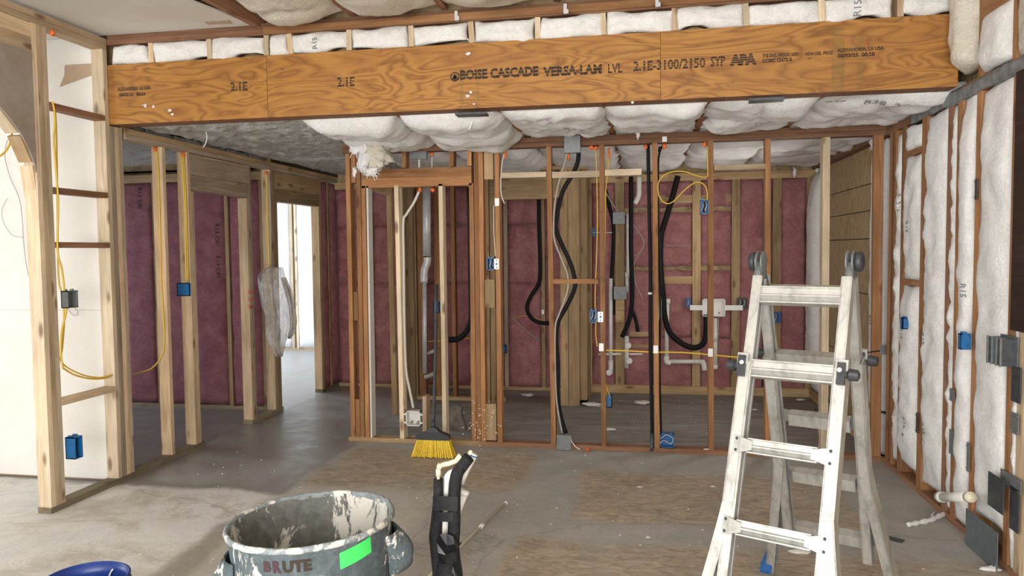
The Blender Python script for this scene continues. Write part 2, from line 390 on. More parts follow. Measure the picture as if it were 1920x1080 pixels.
def batt(name, o, u, v, nrm, bulge, mat, parent=None, seed=0, nu=12, nv=24, depth=.03, edge=.012, amp=.01, freq=7., lobes=0, pw=(4, 8)):
    o, u, v, nrm = V(o), V(u), V(v), V(nrm).normalized(); U, Vn = u.normalized(), v.normalized(); vs_ = []; so = V((seed*7.3, seed*3.1, seed*1.7))
    for j in range(nv+1):
        for i in range(nu+1):
            s, t = i/nu, j/nv; q = o + u*s + v*t
            pf = (1-abs(2*s-1)**pw[0])*(1-abs(2*t-1)**pw[1])
            h = bulge*pf + amp*(noise.noise((q+so)*freq) + .6*noise.noise((q+so)*freq*2.3))*(.35+.65*pf)
            if lobes: h += lobes*noise.noise((q+so)*2.2)*pf - lobes*.6*max(0, 1-abs(noise.noise((q-so)*1.4))*9)*pf
            es = edge*(noise.noise((Vn*t*v.length*5)+so+V((i > nu/2, 0, 0))*9))*(abs(2*s-1)**6)
            et = edge*(noise.noise((U*s*u.length*5)-so+V((0, j > nv/2, 0))*9))*(abs(2*t-1)**10)
            vs_.append(q + nrm*h + U*es + Vn*et)
    w = nu+1; fs = [(j*w+i, j*w+i+1, (j+1)*w+i+1, (j+1)*w+i) for j in range(nv) for i in range(nu)]
    ring = [i for i in range(w)] + [j*w+nu for j in range(1, nv+1)] + [nv*w+i for i in range(nu-1, -1, -1)] + [j*w for j in range(nv-1, 0, -1)]
    b = len(vs_); vs_ += [vs_[k] - nrm*(depth+bulge*.0) for k in ring]; L = len(ring)
    fs += [(ring[k], ring[(k+1) % L], b+(k+1) % L, b+k) for k in range(L)]
    fs.append(tuple(b+k for k in range(L)))
    return emit(name, vs_, fs, mat, parent, True)

def print_on(target, text, c, right, up, height, mat, parent=None, bold=.0, off=.003, name='lettering', width=None, gaps=0, spacing=1.):
    """flat print: glyph outlines projected on a real surface (the target mesh); c = centre point near that surface"""
    cu = bpy.data.curves.new('t', 'FONT'); cu.body = text; cu.size = 1; cu.offset = bold; cu.align_x = 'CENTER'; cu.align_y = 'CENTER'; cu.resolution_u = 2
    cu.space_character = spacing
    ob = bpy.data.objects.new('t', cu); COL.objects.link(ob)
    me = bpy.data.meshes.new_from_object(ob.evaluated_get(bpy.context.evaluated_depsgraph_get())); bpy.data.objects.remove(ob)
    bm = bmesh.new(); bm.from_mesh(me); bpy.data.meshes.remove(me)
    ys = [v.co.y for v in bm.verts]; xs = [v.co.x for v in bm.verts]; H = max(ys)-min(ys); Wd = max(xs)-min(xs)
    cx, cy = (max(xs)+min(xs))/2, (max(ys)+min(ys))/2
    if gaps:   # the dropped rows of an ink-jet stamp
        for g in range(1, gaps+1):
            yy = min(ys) + H*g/(gaps+1); hw = H*.028
            for y_ in (yy-hw, yy+hw): bmesh.ops.bisect_plane(bm, geom=bm.verts[:]+bm.edges[:]+bm.faces[:], plane_co=(0, y_, 0), plane_no=(0, 1, 0))
            bmesh.ops.delete(bm, geom=[f for f in bm.faces if abs(f.calc_center_median().y-yy) < hw], context='FACES')
    right, up = V(right).normalized(), V(up).normalized(); nr = right.cross(up).normalized()
    sy = height/H; sx = width/Wd if width else sy
    step = max(.02, width/14 if width else .03)
    mw = WORLD[target.name]; me2 = target.data
    bvh = BVHTree.FromPolygons([mw @ v.co for v in me2.vertices], [tuple(p.vertices) for p in me2.polygons])
    bm.verts.ensure_lookup_table(); out = []
    for v in bm.verts:
        q = V(c) + right*(v.co.x-cx)*sx + up*(v.co.y-cy)*sy
        hit = bvh.ray_cast(q + nr*.3, -nr, .8)
        out.append((hit[0] + nr*off) if hit[0] is not None else q + nr*off)
    fs = [tuple(v.index for v in f.verts) for f in bm.faces]; bm.free()
    if not fs: return None
    me = bpy.data.meshes.new(name); org = V(c); me.from_pydata([p-org for p in out], [], fs); me.materials.append(M[mat])
    o = bpy.data.objects.new(name, me); COL.objects.link(o); fr = Matrix.Translation(org)
    p = parent or target; o.parent = p; o.matrix_parent_inverse = WORLD[p.name].inverted(); o.matrix_basis = fr; WORLD[o.name] = fr
    return o
X_, Y_, Z_ = V((1, 0, 0)), V((0, 1, 0)), V((0, 0, 1))

# ================================================================== the setting
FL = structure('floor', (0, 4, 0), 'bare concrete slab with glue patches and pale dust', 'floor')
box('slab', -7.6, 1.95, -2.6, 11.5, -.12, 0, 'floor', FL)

# ------------------------------------------------------------------ left framed wall, in the plane x = XL, running away from the camera
WL = structure('wall_left', (XL, 3.9, 0), 'pale open stud wall with arch, rungs of blocking and two doorways', 'wall')
XC = XL-.045
def lstud(y, w, z0, z1, mat='pale', name='stud', lean=0., d=.09): return board(name, (XC, y+w/2, z0), (XC, y+w/2+lean, z1), X_, d, w-.002, mat, WL)
board('bottom_plate', (XC, 3.905, .019), (XC, 5.53, .019), X_, .092, .038, 'green', WL)
board('bottom_plate', (XC, 6.29, .019), (XC, 6.90, .019), X_, .092, .038, 'green', WL)
board('bottom_plate', (XC, 7.83, .019), (XC, 8.6, .019), X_, .092, .038, 'green', WL)
for k in range(3): lstud(3.91+.039*k, .038, .038, 3.0, ('cream', 'pale', 'cream')[k])
lstud(4.505, .04, .038, 3.0, 'cream')
for k in range(3): lstud(4.552+.04*k, .038, .038, 2.49, 'greyed' if k != 1 else 'pale')
lstud(5.10, .038, .038, ZT, 'pale'); lstud(5.41, .038, .038, ZT, 'pale'); lstud(5.45, .038, .038, 2.11, 'pale')
POST = lstud(6.30, .038, .038, 2.11, 'pale'); lstud(6.345, .038, .038, ZT, 'greyed')
lstud(6.74, .038, .038, ZT, 'pale'); lstud(6.80, .038, .038, ZT, 'tan'); lstud(6.84, .038, .038, 2.12, 'tan')
lstud(7.83, .038, .038, 2.12, 'pale'); lstud(7.872, .038, .038, ZT, 'tan')
for y in (8.08, 8.5): lstud(y, .038, .038, ZT, 'tan')
# headers over the two openings: two stacked planks each side
for y0, y1, mt in ((5.455, 6.345, 'greyed'), (6.842, 7.872, 'tan')):
    board('header', (XL-.02, y0, 2.33), (XL-.02, y1, 2.33), Z_, .168, .038, mt, WL)
    board('header', (XL-.02, y0, 2.182), (XL-.02, y1, 2.182), Z_, .122, .038, mt, WL)
    board('header', (XL-.07, y0, 2.265), (XL-.07, y1, 2.265), Z_, .29, .038, mt, WL)
    board('top_plate', (XC, y0, 2.405), (XC, y1, 2.405), X_, .09, .01, mt, WL)
board('top_plate', (XC, 4.70, ZT+.019), (XC, 8.6, ZT+.019), X_, .09, .037, 'greyed', WL)
board('top_plate', (XC, 4.70, ZT+.058), (XC, 8.6, ZT+.058), X_, .09, .037, 'tan', WL)
# high plates of the near stretch
board('top_plate', (XC, 2.2, 3.019), (XC, 4.545, 3.019), X_, .09, .037, 'pale', WL)
board('top_plate', (XC, 2.2, 3.058), (XC, 4.545, 3.058), X_, .09, .037, 'pale', WL)
# flat blocking between the end post and the next stud
for ya, yb in (((105, 199), (172, 216)), ((107, 357), (190, 365)), ((113, 459), (196, 460)), ((122, 752), (200, 735))):
    za, zb_ = W(*ya, X=XL).z, W(*yb, X=XL).z; zz = (za+zb_)/2
    board('block', (XC+.005, 4.028, zz), (XC+.005, 4.505, zz), Z_, .036, .082, 'red' if zz > 1.3 else 'pale', WL)
# arch: header planks, mudded panel and the curved soffit
board('header', (XL-.019, 2.2, 2.955), (XL-.019, 3.91, 2.955), Z_, .086, .037, 'pale', WL)
board('header', (XL-.019, 2.2, 2.868), (XL-.019, 3.91, 2.868), Z_, .086, .037, 'pale', WL)
board('header', (XL-.07, 2.2, 2.91), (XL-.07, 3.91, 2.91), Z_, .175, .037, 'pale', WL)
AY, AZ, AR, AH = 3.93, 1.93, .95, .72          # springing point, then the half width and rise of the arch
arc = []
for k in range(25):
    t = math.pi/2*k/24*1.9; y = AY-AR + AR*math.cos(t); z = AZ + AH*math.sin(t)**.85 if math.sin(t) > 0 else AZ
    arc.append((y, z))
b_ = MB(); o_ = 0
for i, (y, z) in enumerate(arc):
    b_.v += [V((XL, y, z)), V((XL, y, 2.825)), V((XL-.012, y, z)), V((XL-.012, y, 2.825))]
for i in range(len(arc)-1):
    a0, a1 = 4*i, 4*i+4; b_.f += [(a0, a1, a1+1, a0+1), (a0+2, a0+3, a1+3, a1+2), (a0, a0+2, a1+2, a1), (a0+1, a1+1, a1+3, a0+3)]
b_.build('arch_panel', 'mud_panel', WL)
for i in range(0, 22, 2):                       # cripple blocks that carry the curve, with dark gaps between
    (ya, za), (yb, zb_) = arc[i], arc[i+2 if i+2 < len(arc) else -1]
    if i in (8, 14): continue
    p, q = V((XL-.058, ya, za+.012)), V((XL-.058, yb, zb_+.012)); e = (q-p)*.06
    board('arch_block', p+e, q-e, X_, .088, .022, ('pale', 'cream', 'tan')[i % 3], WL)
# torn insulation, pink bays of the far end
batt('insulation_batt', (XL-.012, 7.91, .04), (0, .17, 0), (0, 0, 2.37), X_, .012, 'pink', WL, 3, 6, 30)
batt('insulation_batt', (XL-.012, 8.12, .04), (0, .37, 0), (0, 0, 2.37), X_, .016, 'pink', WL, 4, 8, 30)
# a lumber-crayon scrawl on the opening's far post
# ------------------------------------------------------------------ drywall of the room beyond the arch
WD = structure('wall_left_room', (-5.2, 4.52, 0), 'white drywall wall seen through the pale stud frame', 'wall')
box('drywall_panel', -7.0, XL-.092, 4.55, 4.566, 1.2155, 3.1, 'drywall', WD)
box('drywall_panel', -7.0, XL-.092, 4.55, 4.566, .015, 1.214, 'drywall', WD)
box('stud_core', -7.0, XL-.095, 4.57, 4.66, .0, 3.1, 'pale', WD)
pts = [W(x, y, Y=4.548) for x, y in ((122, 122), (172, 119), (173, 141), (151, 149), (112, 163), (121, 140), (121, 128))]
k = len(pts); b_ = MB(); b_.v = pts + [p + V((0, -.0015, 0)) for p in pts]; b_.f = [tuple(range(k)), tuple(range(k, 2*k))] + [(i, (i+1) % k, k+(i+1) % k, k+i) for i in range(k)]
b_.build('torn_paper_patch', 'paper', WD)
pr = structure('wall_outer_left', (-7.05, 1, 0), 'plain white drywall on the far side of the left rooms', 'wall')
box('drywall_panel', -7.10, -7.0, -2.6, 4.56, 0, 3.1, 'drywall', pr)
box('drywall_panel', -7.10, -7.0, 4.56, 6.9, 0, 2.6, 'drywall', pr)
box('drywall_panel', -7.60, -7.5, 6.9, 11.4, 0, 2.6, 'drywall', pr)
# ------------------------------------------------------------------ pink wall of the side room
WP = structure('wall_side_room', (-5.2, 6.87, 0), 'pink insulated stud wall closing the dark side room', 'wall')
SB = []
xs = [-6.99, -6.63, -6.22, -5.81, -5.40, -4.99, -4.58, -4.175, -3.79]
for i, x in enumerate(xs[1:]):
    box('stud', x-.019, x+.019, 6.87, 6.95, .038, 2.34, 'tan', WP)
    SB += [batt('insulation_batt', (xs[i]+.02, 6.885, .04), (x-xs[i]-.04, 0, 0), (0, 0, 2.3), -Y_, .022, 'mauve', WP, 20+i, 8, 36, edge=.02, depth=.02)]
box('bottom_plate', -7, XL-.10, 6.87, 6.95, 0, .038, 'green', WP); box('top_plate', -7, XL-.10, 6.86, 6.95, 2.34, 2.42, 'tan', WP)
box('sheathing_panel', -7.5, XL-.10, 6.95, 6.97, 0, 2.6, 'osb', WP)
# ------------------------------------------------------------------ the bright room's far wall
WB = structure('wall_bright_room', (-5.5, 11.2, 0), 'sunlit wall of white insulation between pale studs', 'wall')
xs = [W(x, 500, Y=11.2).x for x in (508, 547.5, 555.5, 600)]
xs = [xs[0]-1.2, xs[0]-.8, xs[0]-.4, xs[0], xs[1], xs[2], xs[3]+.02, xs[3]+.42, xs[3]+.82]
for i, x in enumerate(xs):
    box('stud', x-.021, x+.021, 11.19, 11.28, .038, 2.42, 'cream', WB)
    if i and x-xs[i-1] > .15: batt('insulation_batt', (xs[i-1]+.022, 11.2, .04), (x-xs[i-1]-.044, 0, 0), (0, 0, 2.38), -Y_, .02, 'white', WB, 40+i, 6, 20)
box('bottom_plate', -7.5, -3.6, 11.19, 11.28, 0, .038, 'pale', WB); box('sheathing_panel', -7.5, -3.5, 11.28, 11.3, 0, 2.6, 'osb', WB)
box('sheathing_panel', -3.58, -3.56, 8.6, 11.28, 0, 2.6, 'osb', WB)
# ------------------------------------------------------------------ middle partition, y = YP
WM = structure('wall_middle', (-.3, YP, 0), 'orange brown open stud partition carrying cables, hoses and boxes', 'wall')
def pstud(xt, xb, w, mat='orange', yt=300, yb=830, z0=.038, z1=ZT, Y=YP, d=.09, wall=WM, name='stud', yo=0):
    a = W(xt, yt, Y=Y); b = W(xb, yb, Y=Y); sl = (a.x-b.x)/(a.z-b.z)
    f = lambda z: b.x + sl*(z-b.z)
    return board(name, (f(z0), Y+d/2+yo, z0), (f(z1), Y+d/2, z1), X_, w, d, mat, wall)
PX0, PX1 = -2.47, XR-.002
board('bottom_plate', (-2.47, YP+.045, .019), (-1.33, YP+.045, .019), Y_, .09, .038, 'tan', WM)
board('bottom_plate', (-1.33, YP+.045, .019), (PX1, YP+.045, .019), Y_, .09, .038, 'red', WM)
board('top_plate', (PX0, YP+.045, ZT+.019), (PX1, YP+.045, ZT+.019), Y_, .09, .037, 'red', WM)
board('top_plate', (PX0, YP+.045, ZT+.058), (PX1, YP+.045, ZT+.058), Y_, .09, .037, 'red', WM)
pstud(651.5, 662.5, .038); pstud(671, 680, .038); pstud(681, 689.5, .037, z1=2.15, yt=352)
a_ = pstud(688.5, 696.5, .016, 'drywall_ceiling', z1=2.15, yt=360, name='lit_jamb_face')  # trimmer's inner face; the light on it is put in as pale grey
for z0, z1 in ((2.18, 2.42), (1.03, 1.27), (.04, .36)): pstud(662, 671.5, .037, 'orange', z0=z0, z1=z1, name='block', d=.085)
def pboard(x0, x1, y0, y1, mat, Y=YP, d=.038, name='header', wall=WM, yo=0.):
    a, b = W(x0, (y0+y1)/2, Y=Y), W(x1, (y0+y1)/2, Y=Y); zt, zb_ = W((x0+x1)/2, y0, Y=Y).z, W((x0+x1)/2, y1, Y=Y).z
    z = (zt+zb_)/2; return board(name, (a.x, Y+d/2+yo, z), (b.x, Y+d/2+yo, z), Z_, zt-zb_-.001, d, mat, wall)
pboard(677.5, 884, 315, 332, 'orange'); pboard(677.5, 884, 332, 350, 'orange'); pboard(677.5, 884, 315, 350, 'orange', yo=.05)
for x in (757.5, 846.5, 880): pstud(x, x, .036, z0=2.29, yt=290, yb=310, name='cripple')
pstud(883.5, 889, .037, yt=352, z1=2.15); pstud(892.5, 898, .037); pstud(901, 907, .037)
for y0, y1 in ((281, 336), (524, 577), (757, 826)):
    a, b = W(907+ (y0-281)*.008, y0, Y=YP), W(925+(y0-281)*.012, y1, Y=YP)
    board('block', ((a.x+b.x)/2, YP+.02, b.z), ((a.x+b.x)/2, YP+.02, a.z), X_, b.x-a.x, .038, 'tan', WM)
pstud(931.5, 937.5, .038)
for xt, xb, w, mt in ((1029, 1038, .038, 'orange'), (1128, 1132, .037, 'orange'), (1228, 1232, .038, 'orange'), (1332.5, 1333.5, .040, 'orange'), (1440, 1440, .038, 'orange')):
    pstud(xt, xb, w, mt)
pstud(1550, 1546, .050, 'cream', Y=YP+.002, yt=270, yb=800)
board('stud', (1.712, YP+.02, .038), (1.70, YP+.02, ZT), X_, .068, .038, 'orange', WM)
# thin pale studs and stub in the doorway of the partition
pstud(743, 754, .036, 'cream', z1=2.15, yt=360, yb=818); pstud(826, 833.5, .034, 'cream', z1=2.15, yt=360, yb=818)
pstud(796, 796, .036, 'pale', z1=.40, yt=740, yb=815)
# flat blocks near the top and the mid block
for x0, x1, y0, y1, mt in ((940, 1024, 323, 333, 'cream'), (1035, 1124, 321, 333, 'cream'), (1134, 1203, 317, 329, 'cream'), (1339, 1435, 308, 318, 'pale'), (1036, 1122, 523, 532, 'orange')):
    pboard(x0, x1, y0, y1, mt, d=.085, name='block')
# ------------------------------------------------------------------ inner walls behind the partition
WI = structure('wall_inner', (-.8, 7.5, 0), 'brown framed inner wall with header and doubled posts behind the partition', 'wall')
YI = 7.5
for x0, x1 in ((1049.5, 1064), (1064.5, 1085)): pstud((x0+x1)/2, (x0+x1)/2+2, W(x1, 500, Y=YI).x-W(x0, 500, Y=YI).x-.002, 'tan', Y=YI, wall=WI, z0=0)
for k in range(3): box('stud', -.665, -.58, 7.60+.05*k, 7.645+.05*k, 0, ZT, 'tan', WI)
box('stud', -.665, -.58, 8.12, 8.16, .038, ZT, 'tan', WI); box('bottom_plate', -.665, -.58, 7.60, 8.2, 0, .038, 'tan', WI)
a, b = W(918, 336, Y=YI), W(1052, 372, Y=YI)
board('header', (a.x, YI+.02, (a.z+b.z)/2), (b.x, YI+.02, (a.z+b.z)/2), Z_, a.z-b.z, .04, 'tan', WI)
board('header', (a.x, YI+.07, (a.z+b.z)/2), (b.x, YI+.07, (a.z+b.z)/2), Z_, a.z-b.z, .04, 'tan', WI)
for x in (911, 921.5): pstud(x, x+4, .05, 'tan', Y=YI, wall=WI, yb=760, z0=0)
board('top_plate', (-2.5, YI+.045, ZT+.02), (-.55, YI+.045, ZT+.02), Y_, .09, .04, 'tan', WI)
WW = structure('wall_washroom', (-2.2, 7.6, 0), 'brown framed washroom wall seen through the partition doorway', 'wall')
YW = 7.6
for xt, xb, w, mt in ((773, 779, .065, 'tan'), (787, 793, .07, 'orange'), (818, 822, .055, 'orange'), (848, 853, .04, 'orange'), (881, 886, .04, 'tan')):
    pstud(xt, xb, w, mt, Y=YW, wall=WW, yt=400, yb=750, z0=.038)
board('bottom_plate', (-2.5, YW+.045, .019), (-1.45, YW+.045, .019), Y_, .09, .038, 'tan', WW)
board('stud', (-2.42, 6.88, 0), (-2.44, 6.88, ZT), X_, .05, .038, 'tan', WW)
for y in (7.25, 7.55): board('stud', (-2.46, y, 0), (-2.46, y, ZT), X_, .085, .038, 'tan', WW)
board('header', (-2.43, 6.1, 2.24), (-2.43, 6.86, 2.24), Z_, .18, .04, 'tan', WW)
# ------------------------------------------------------------------ back wall
WK = structure('wall_back', (-.8, YK, 0), 'back stud wall packed with pink insulation', 'wall')
bs = [(1162, .10), (1306, .088), (1379.5, .088), (1456.5, .09), (1519.5, .088), (1102, .09), (1018, .042), (1230, .05)]
bx = sorted([(W(x, 500, Y=YK).x, w) for x, w in bs] + [(x, .042) for x in (-1.55, -1.95, -2.35, -2.76, -3.16)])
for x, w in bx: board('stud', (x, YK+.045, .038), (x, YK+.045, 2.34), X_, w, .09, 'tan' if x > -1.2 else 'greyed', WK)
ed = [(-3.6, .02)] + bx + [(1.80, .02)]
for i in range(len(ed)-1):
    x0, x1 = ed[i][0]+ed[i][1]/2, ed[i+1][0]-ed[i+1][1]/2
    if x1-x0 < .05: continue
    cuts = [(.04, 2.34)]
    if -.25 < x0 < .9 and x1 < .95: cuts = [(.04, .62), (.625, 1.36), (1.41, 2.0), (2.06, 2.34)]
    elif x0 < -1.2: cuts = [(.04, 1.22), (1.225, 1.9), (1.905, 2.34)]
    for z0, z1 in cuts:
        batt('insulation_batt', (x0+.003, YK+.02, z0), (x1-x0-.006, 0, 0), (0, 0, z1-z0), -Y_, .02, 'pink', WK, 60+i+z0, 8, max(6, int((z1-z0)*16)), edge=.015, depth=.03)
board('bottom_plate', (-.65, YK+.04, .045), (1.80, YK+.04, .045), Z_, .09, .10, 'tan', WK)
board('bottom_plate', (-3.6, YK+.05, .019), (-.65, YK+.05, .019), Z_, .038, .09, 'tan', WK)
board('top_plate', (-3.6, YK+.045, 2.38), (1.8, YK+.045, 2.38), Z_, .08, .09, 'tan', WK)
for x0, x1, y0, y1 in ((1235, 1298, 366, 381), (1315, 1371, 365, 379), (1237, 1298, 518, 532)): pboard(x0, x1, y0, y1, 'tan', Y=YK, d=.09, name='block', wall=WK)
for x0, x1, y0, y1 in ((1180, 1222, 622, 631), (1180, 1222, 646, 652)): pboard(x0, x1, y0, y1, 'tan', Y=YK-.002, d=.05, name='block', wall=WK)
pboard(1154, 1171, 553, 604, 'tan', Y=YK-.045, d=.04, name='block', wall=WK)
box('sheathing_panel', -3.6, 1.95, YK+.10, YK+.12, 0, 2.7, 'osb', WK)
b_ = W(1432, 450, Y=YK).x; box('dark_gap', b_-.012, b_+.012, YK-.012, YK+.01, .1, 2.3, 'tape_black', WK)
# ------------------------------------------------------------------ right wall, x = XR
WR = structure('wall_right', (XR, 5, 0), 'right wall of white insulation bulging between orange brown studs', 'wall')
def ry(px): return W(px, 540, X=XR).y
XRC = XR+.045
def rstud(y0, y1, z0=.038, z1=2.42, mat='orange', name='stud', off=0): return board(name, (XRC+off, (y0+y1)/2, z0), (XRC+off, (y0+y1)/2, z1), X_, .09, abs(y1-y0), mat, WR)
for y0, y1, mt in ((5.755, 5.70, 'orange'), (5.698, 5.66, 'red'), (5.655, 5.618, 'orange'), (5.50, 5.445, 'orange'), (5.13, 5.05, 'orange'), (4.72, 4.655, 'red'), (4.59, 4.525, 'orange'), (4.345, 4.30, 'orange'), (3.95, 3.90, 'orange'), (3.79, 3.745, 'pale')):
    rstud(y0, y1, mat=mt)
for y0, y1, mt in ((3.84, 3.80, 'pale'), (3.72, 3.66, 'pale'), (3.65, 3.60, 'cream')): rstud(y0, y1, z1=1.20, mat=mt)
rz = [W(1710, 286, X=XR).z, W(1710, 530, X=XR).z]
for z in rz: board('block', (XRC-.004, 5.13, z), (XRC-.004, 5.445, z), Z_, .04, .085, 'orange', WR)
def rb(y0, y1, z0, z1, bul, mat='white', seed=0, nu=None, off=.01, amp=.020, freq=9, lobes=0):   # y0 far, y1 near
    return batt('insulation_batt', (XR+off, y0, z0), (0, y1-y0, 0), (0, 0, z1-z0), -X_, bul, mat, WR, seed, nu or max(6, int(abs(y1-y0)*36)), max(8, int((z1-z0)*34)), depth=.04, edge=.03, amp=amp, freq=freq, lobes=lobes)
B1 = rb(5.61, 5.505, .10, 2.38, .025, seed=1)
rb(5.44, 5.135, rz[0]+.02, 2.40, .03, seed=2); B2 = rb(5.44, 5.135, rz[1]+.02, rz[0]-.02, .03, seed=3); B2b = rb(5.45, 5.13, .12, rz[1]-.02, .05, seed=4)
B3 = rb(5.045, 4.725, .10, 2.40, .04, seed=5)
rb(4.655, 4.59, .06, 2.41, .02, seed=6); B4 = rb(4.52, 4.36, .05, 2.42, .04, seed=7, freq=6)
B5 = rb(4.295, 3.965, .18, 2.42, .035, seed=8, freq=6, amp=.016); B6 = rb(3.895, 3.85, .02, 2.42, .012, seed=9, amp=.012)
board('bottom_plate', (XRC, 3.2, .019), (XRC, 5.83, .019), X_, .09, .038, 'red', WR)
board('bottom_plate', (XR+.002, 5.92, .05), (XR+.002, 8.25, .05), Z_, .09, .03, 'tan', WR)
board('top_plate', (XRC, 3.2, ZT+.019), (XRC, 8.25, ZT+.019), X_, .09, .037, 'red', WR)
board('top_plate', (XRC, 3.2, ZT+.058), (XRC, 8.25, ZT+.058), X_, .09, .037, 'red', WR)
# wet grey sealant smeared along the plates
batt('sealant_strip', (XR-.003, 5.35, 2.415), (0, -2.1, 0), (0, 0, .075), -X_, .006, 'sealant', WR, 90, 60, 4, depth=.01, edge=.02, amp=.006, freq=14)
# upper pony wall above the plate, in front of the beam
U1 = batt('insulation_batt', (XR+.0, 4.53, 2.56), (0, -.19, 0), (0, 0, .52), -X_, .10, 'cream_batt', WR, 91, 12, 20, depth=.05, edge=.03, amp=.02)
board('stud', (XRC, 4.32, 2.495), (XRC, 4.32, 3.06), X_, .09, .04, 'orange', WR)
batt('insulation_batt', (XR+.01, 4.30, 2.50), (0, -.33, 0), (0, 0, .30), -X_, .05, 'white', WR, 92, 12, 12, depth=.05, edge=.03, amp=.02)
board('stud', (XRC, 3.95, 2.495), (XRC, 3.95, 2.82), X_, .09, .04, 'orange', WR)
batt('insulation_batt', (XR+.01, 3.92, 2.50), (0, -.36, 0), (0, 0, .30), -X_, .05, 'cream_batt', WR, 93, 12, 12, depth=.05, edge=.03, amp=.02)
board('header', (XR+.02, 4.30, 2.92), (XR+.02, 2.9, 2.92), Z_, .26, .04, 'orange', WR)
box('sheathing_panel', XR+.092, XR+.11, -2.6, 5.93, 0, 3.3, 'osb', WR)
# strand-board and batt bay behind the partition
oz = [.05, .62, 1.21, 1.67, 1.90, 2.12, 2.60]
for i in range(6): box('osb_panel', XR+.075, XR+.09, 6.30, 8.3, oz[i]+.004, oz[i+1]-.004, 'osb', WR)
box('osb_backing', XR+.092, XR+.11, 5.93, 8.35, 0, 2.7, 'dark_debris', WR)
B7 = batt('insulation_batt', (XR+.03, 6.28, .35), (0, -.36, 0), (0, 0, 2.05), -X_, .03, 'white', WR, 94, 10, 60, depth=.04, edge=.02, amp=.012)
batt('insulation_batt', (XR+.03, 6.26, .03), (0, -.34, 0), (0, 0, .30), -X_, .06, 'white', WR, 95, 10, 12, depth=.04, edge=.03, amp=.02)
batt('insulation_batt', (XR+.02, 8.24, .1), (0, -.40, 0), (0, 0, 2.28), -X_, .10, 'white', WR, 96, 10, 60, depth=.04, edge=.02, amp=.015)
box('window_cover', XR-.02, XR+.09, 2.3, 3.885, 1.20, 2.42, 'darkwood', WR)
# wall behind the camera with one wide opening, and the rest of the near shell
WE = structure('wall_rear', (-2.6, -2.55, 0), 'plain drywall wall behind the viewer around a wide opening', 'wall')
for x0, x1, z0, z1 in ((-7, -2.8, 0, 3.1), (1.6, 1.9, 0, 3.1), (-2.8, 1.6, 2.65, 3.1), (-2.8, 1.6, 0, .25)): box('drywall_panel', x0, x1, -2.6, -2.5, z0, z1, 'drywall', WE)
WN = structure('wall_left_near', (XC, 0, 0), 'plain drywall stretch of the left wall nearer than the arch', 'wall')
box('drywall_panel', XL-.09, XL, -2.5, 1.0, 0, 3.08, 'drywall', WN)

# ------------------------------------------------------------------ ceilings
CE = structure('ceiling', (-.8, 3, 3.1), 'ceiling of white drywall and bulging white batts between brown joists', 'ceiling')
xe = [W(352, 0, Z=3.1), W(487, 54, Z=3.1)]
b_ = MB(); q = [V((-7, -2.6, 3.1)), V((xe[0].x-.1, -2.6, 3.1)), V((xe[0].x-.02, 3.4, 3.1)), V((xe[0].x, xe[0].y, 3.1)), V((xe[1].x, 4.545, 3.1)), V((XL+.004, 4.545, 3.1)), V((-7, 4.56, 3.1))]
k = len(q); b_.v = q + [p+V((0, 0, .013)) for p in q]; b_.f = [tuple(range(k)), tuple(range(k, 2*k))] + [(i, (i+1) % k, k+(i+1) % k, k+i) for i in range(k)]
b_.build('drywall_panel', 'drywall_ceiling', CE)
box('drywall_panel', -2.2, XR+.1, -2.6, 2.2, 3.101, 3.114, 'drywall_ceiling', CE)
pts = [W(x, y, Z=3.0985) for x, y in ((383, 41), (430, 38), (436, 44), (390, 46))]
b_ = MB(); b_.v = pts + [p-V((0, 0, .0015)) for p in pts]; b_.f = [(0, 1, 2, 3), (4, 5, 6, 7)] + [(i, (i+1) % 4, 4+(i+1) % 4, 4+i) for i in range(4)]
b_.build('torn_paper_patch', 'paper', CE)
ej = V((xe[0].x, 3.2, 0)); 
board('joist', (xe[0].x+.03, 2.4, 3.13), (xe[1].x+.03, 4.6, 3.13), X_, .04, .09, 'red', CE)
board('corner_bead', (xe[0].x+.004, 2.4, 3.098), (xe[1].x+.004, 4.54, 3.098), X_, .006, .012, 'white_metal', CE)
for x in (-1.84, -1.23, -.52, .10, .72, 1.33): board('joist', (x, 2.2, 3.19), (x, 4.56, 3.19), Z_, .14, .04, 'red', CE)
jx = [-2.40, -1.84, -1.23, -.52, .10, .72, 1.33, 1.80]
for i in range(7):
    x0, x1 = jx[i]+.01, jx[i+1]-.01
    for j, (y0, y1) in enumerate(((4.50, 3.3), (3.28, 2.2))):
        batt('insulation_batt', (x0, y0, 3.13), (x1-x0, 0, 0), (0, y1-y0, 0), -Z_, (.125, .14, .10, .085, .07, .08, .07)[i], 'cream_batt' if i < 3 else 'white', CE, 100+i*2+j, 16, 30, depth=.03, edge=.04, amp=.016, freq=6, lobes=.05, pw=(2.6, 5))
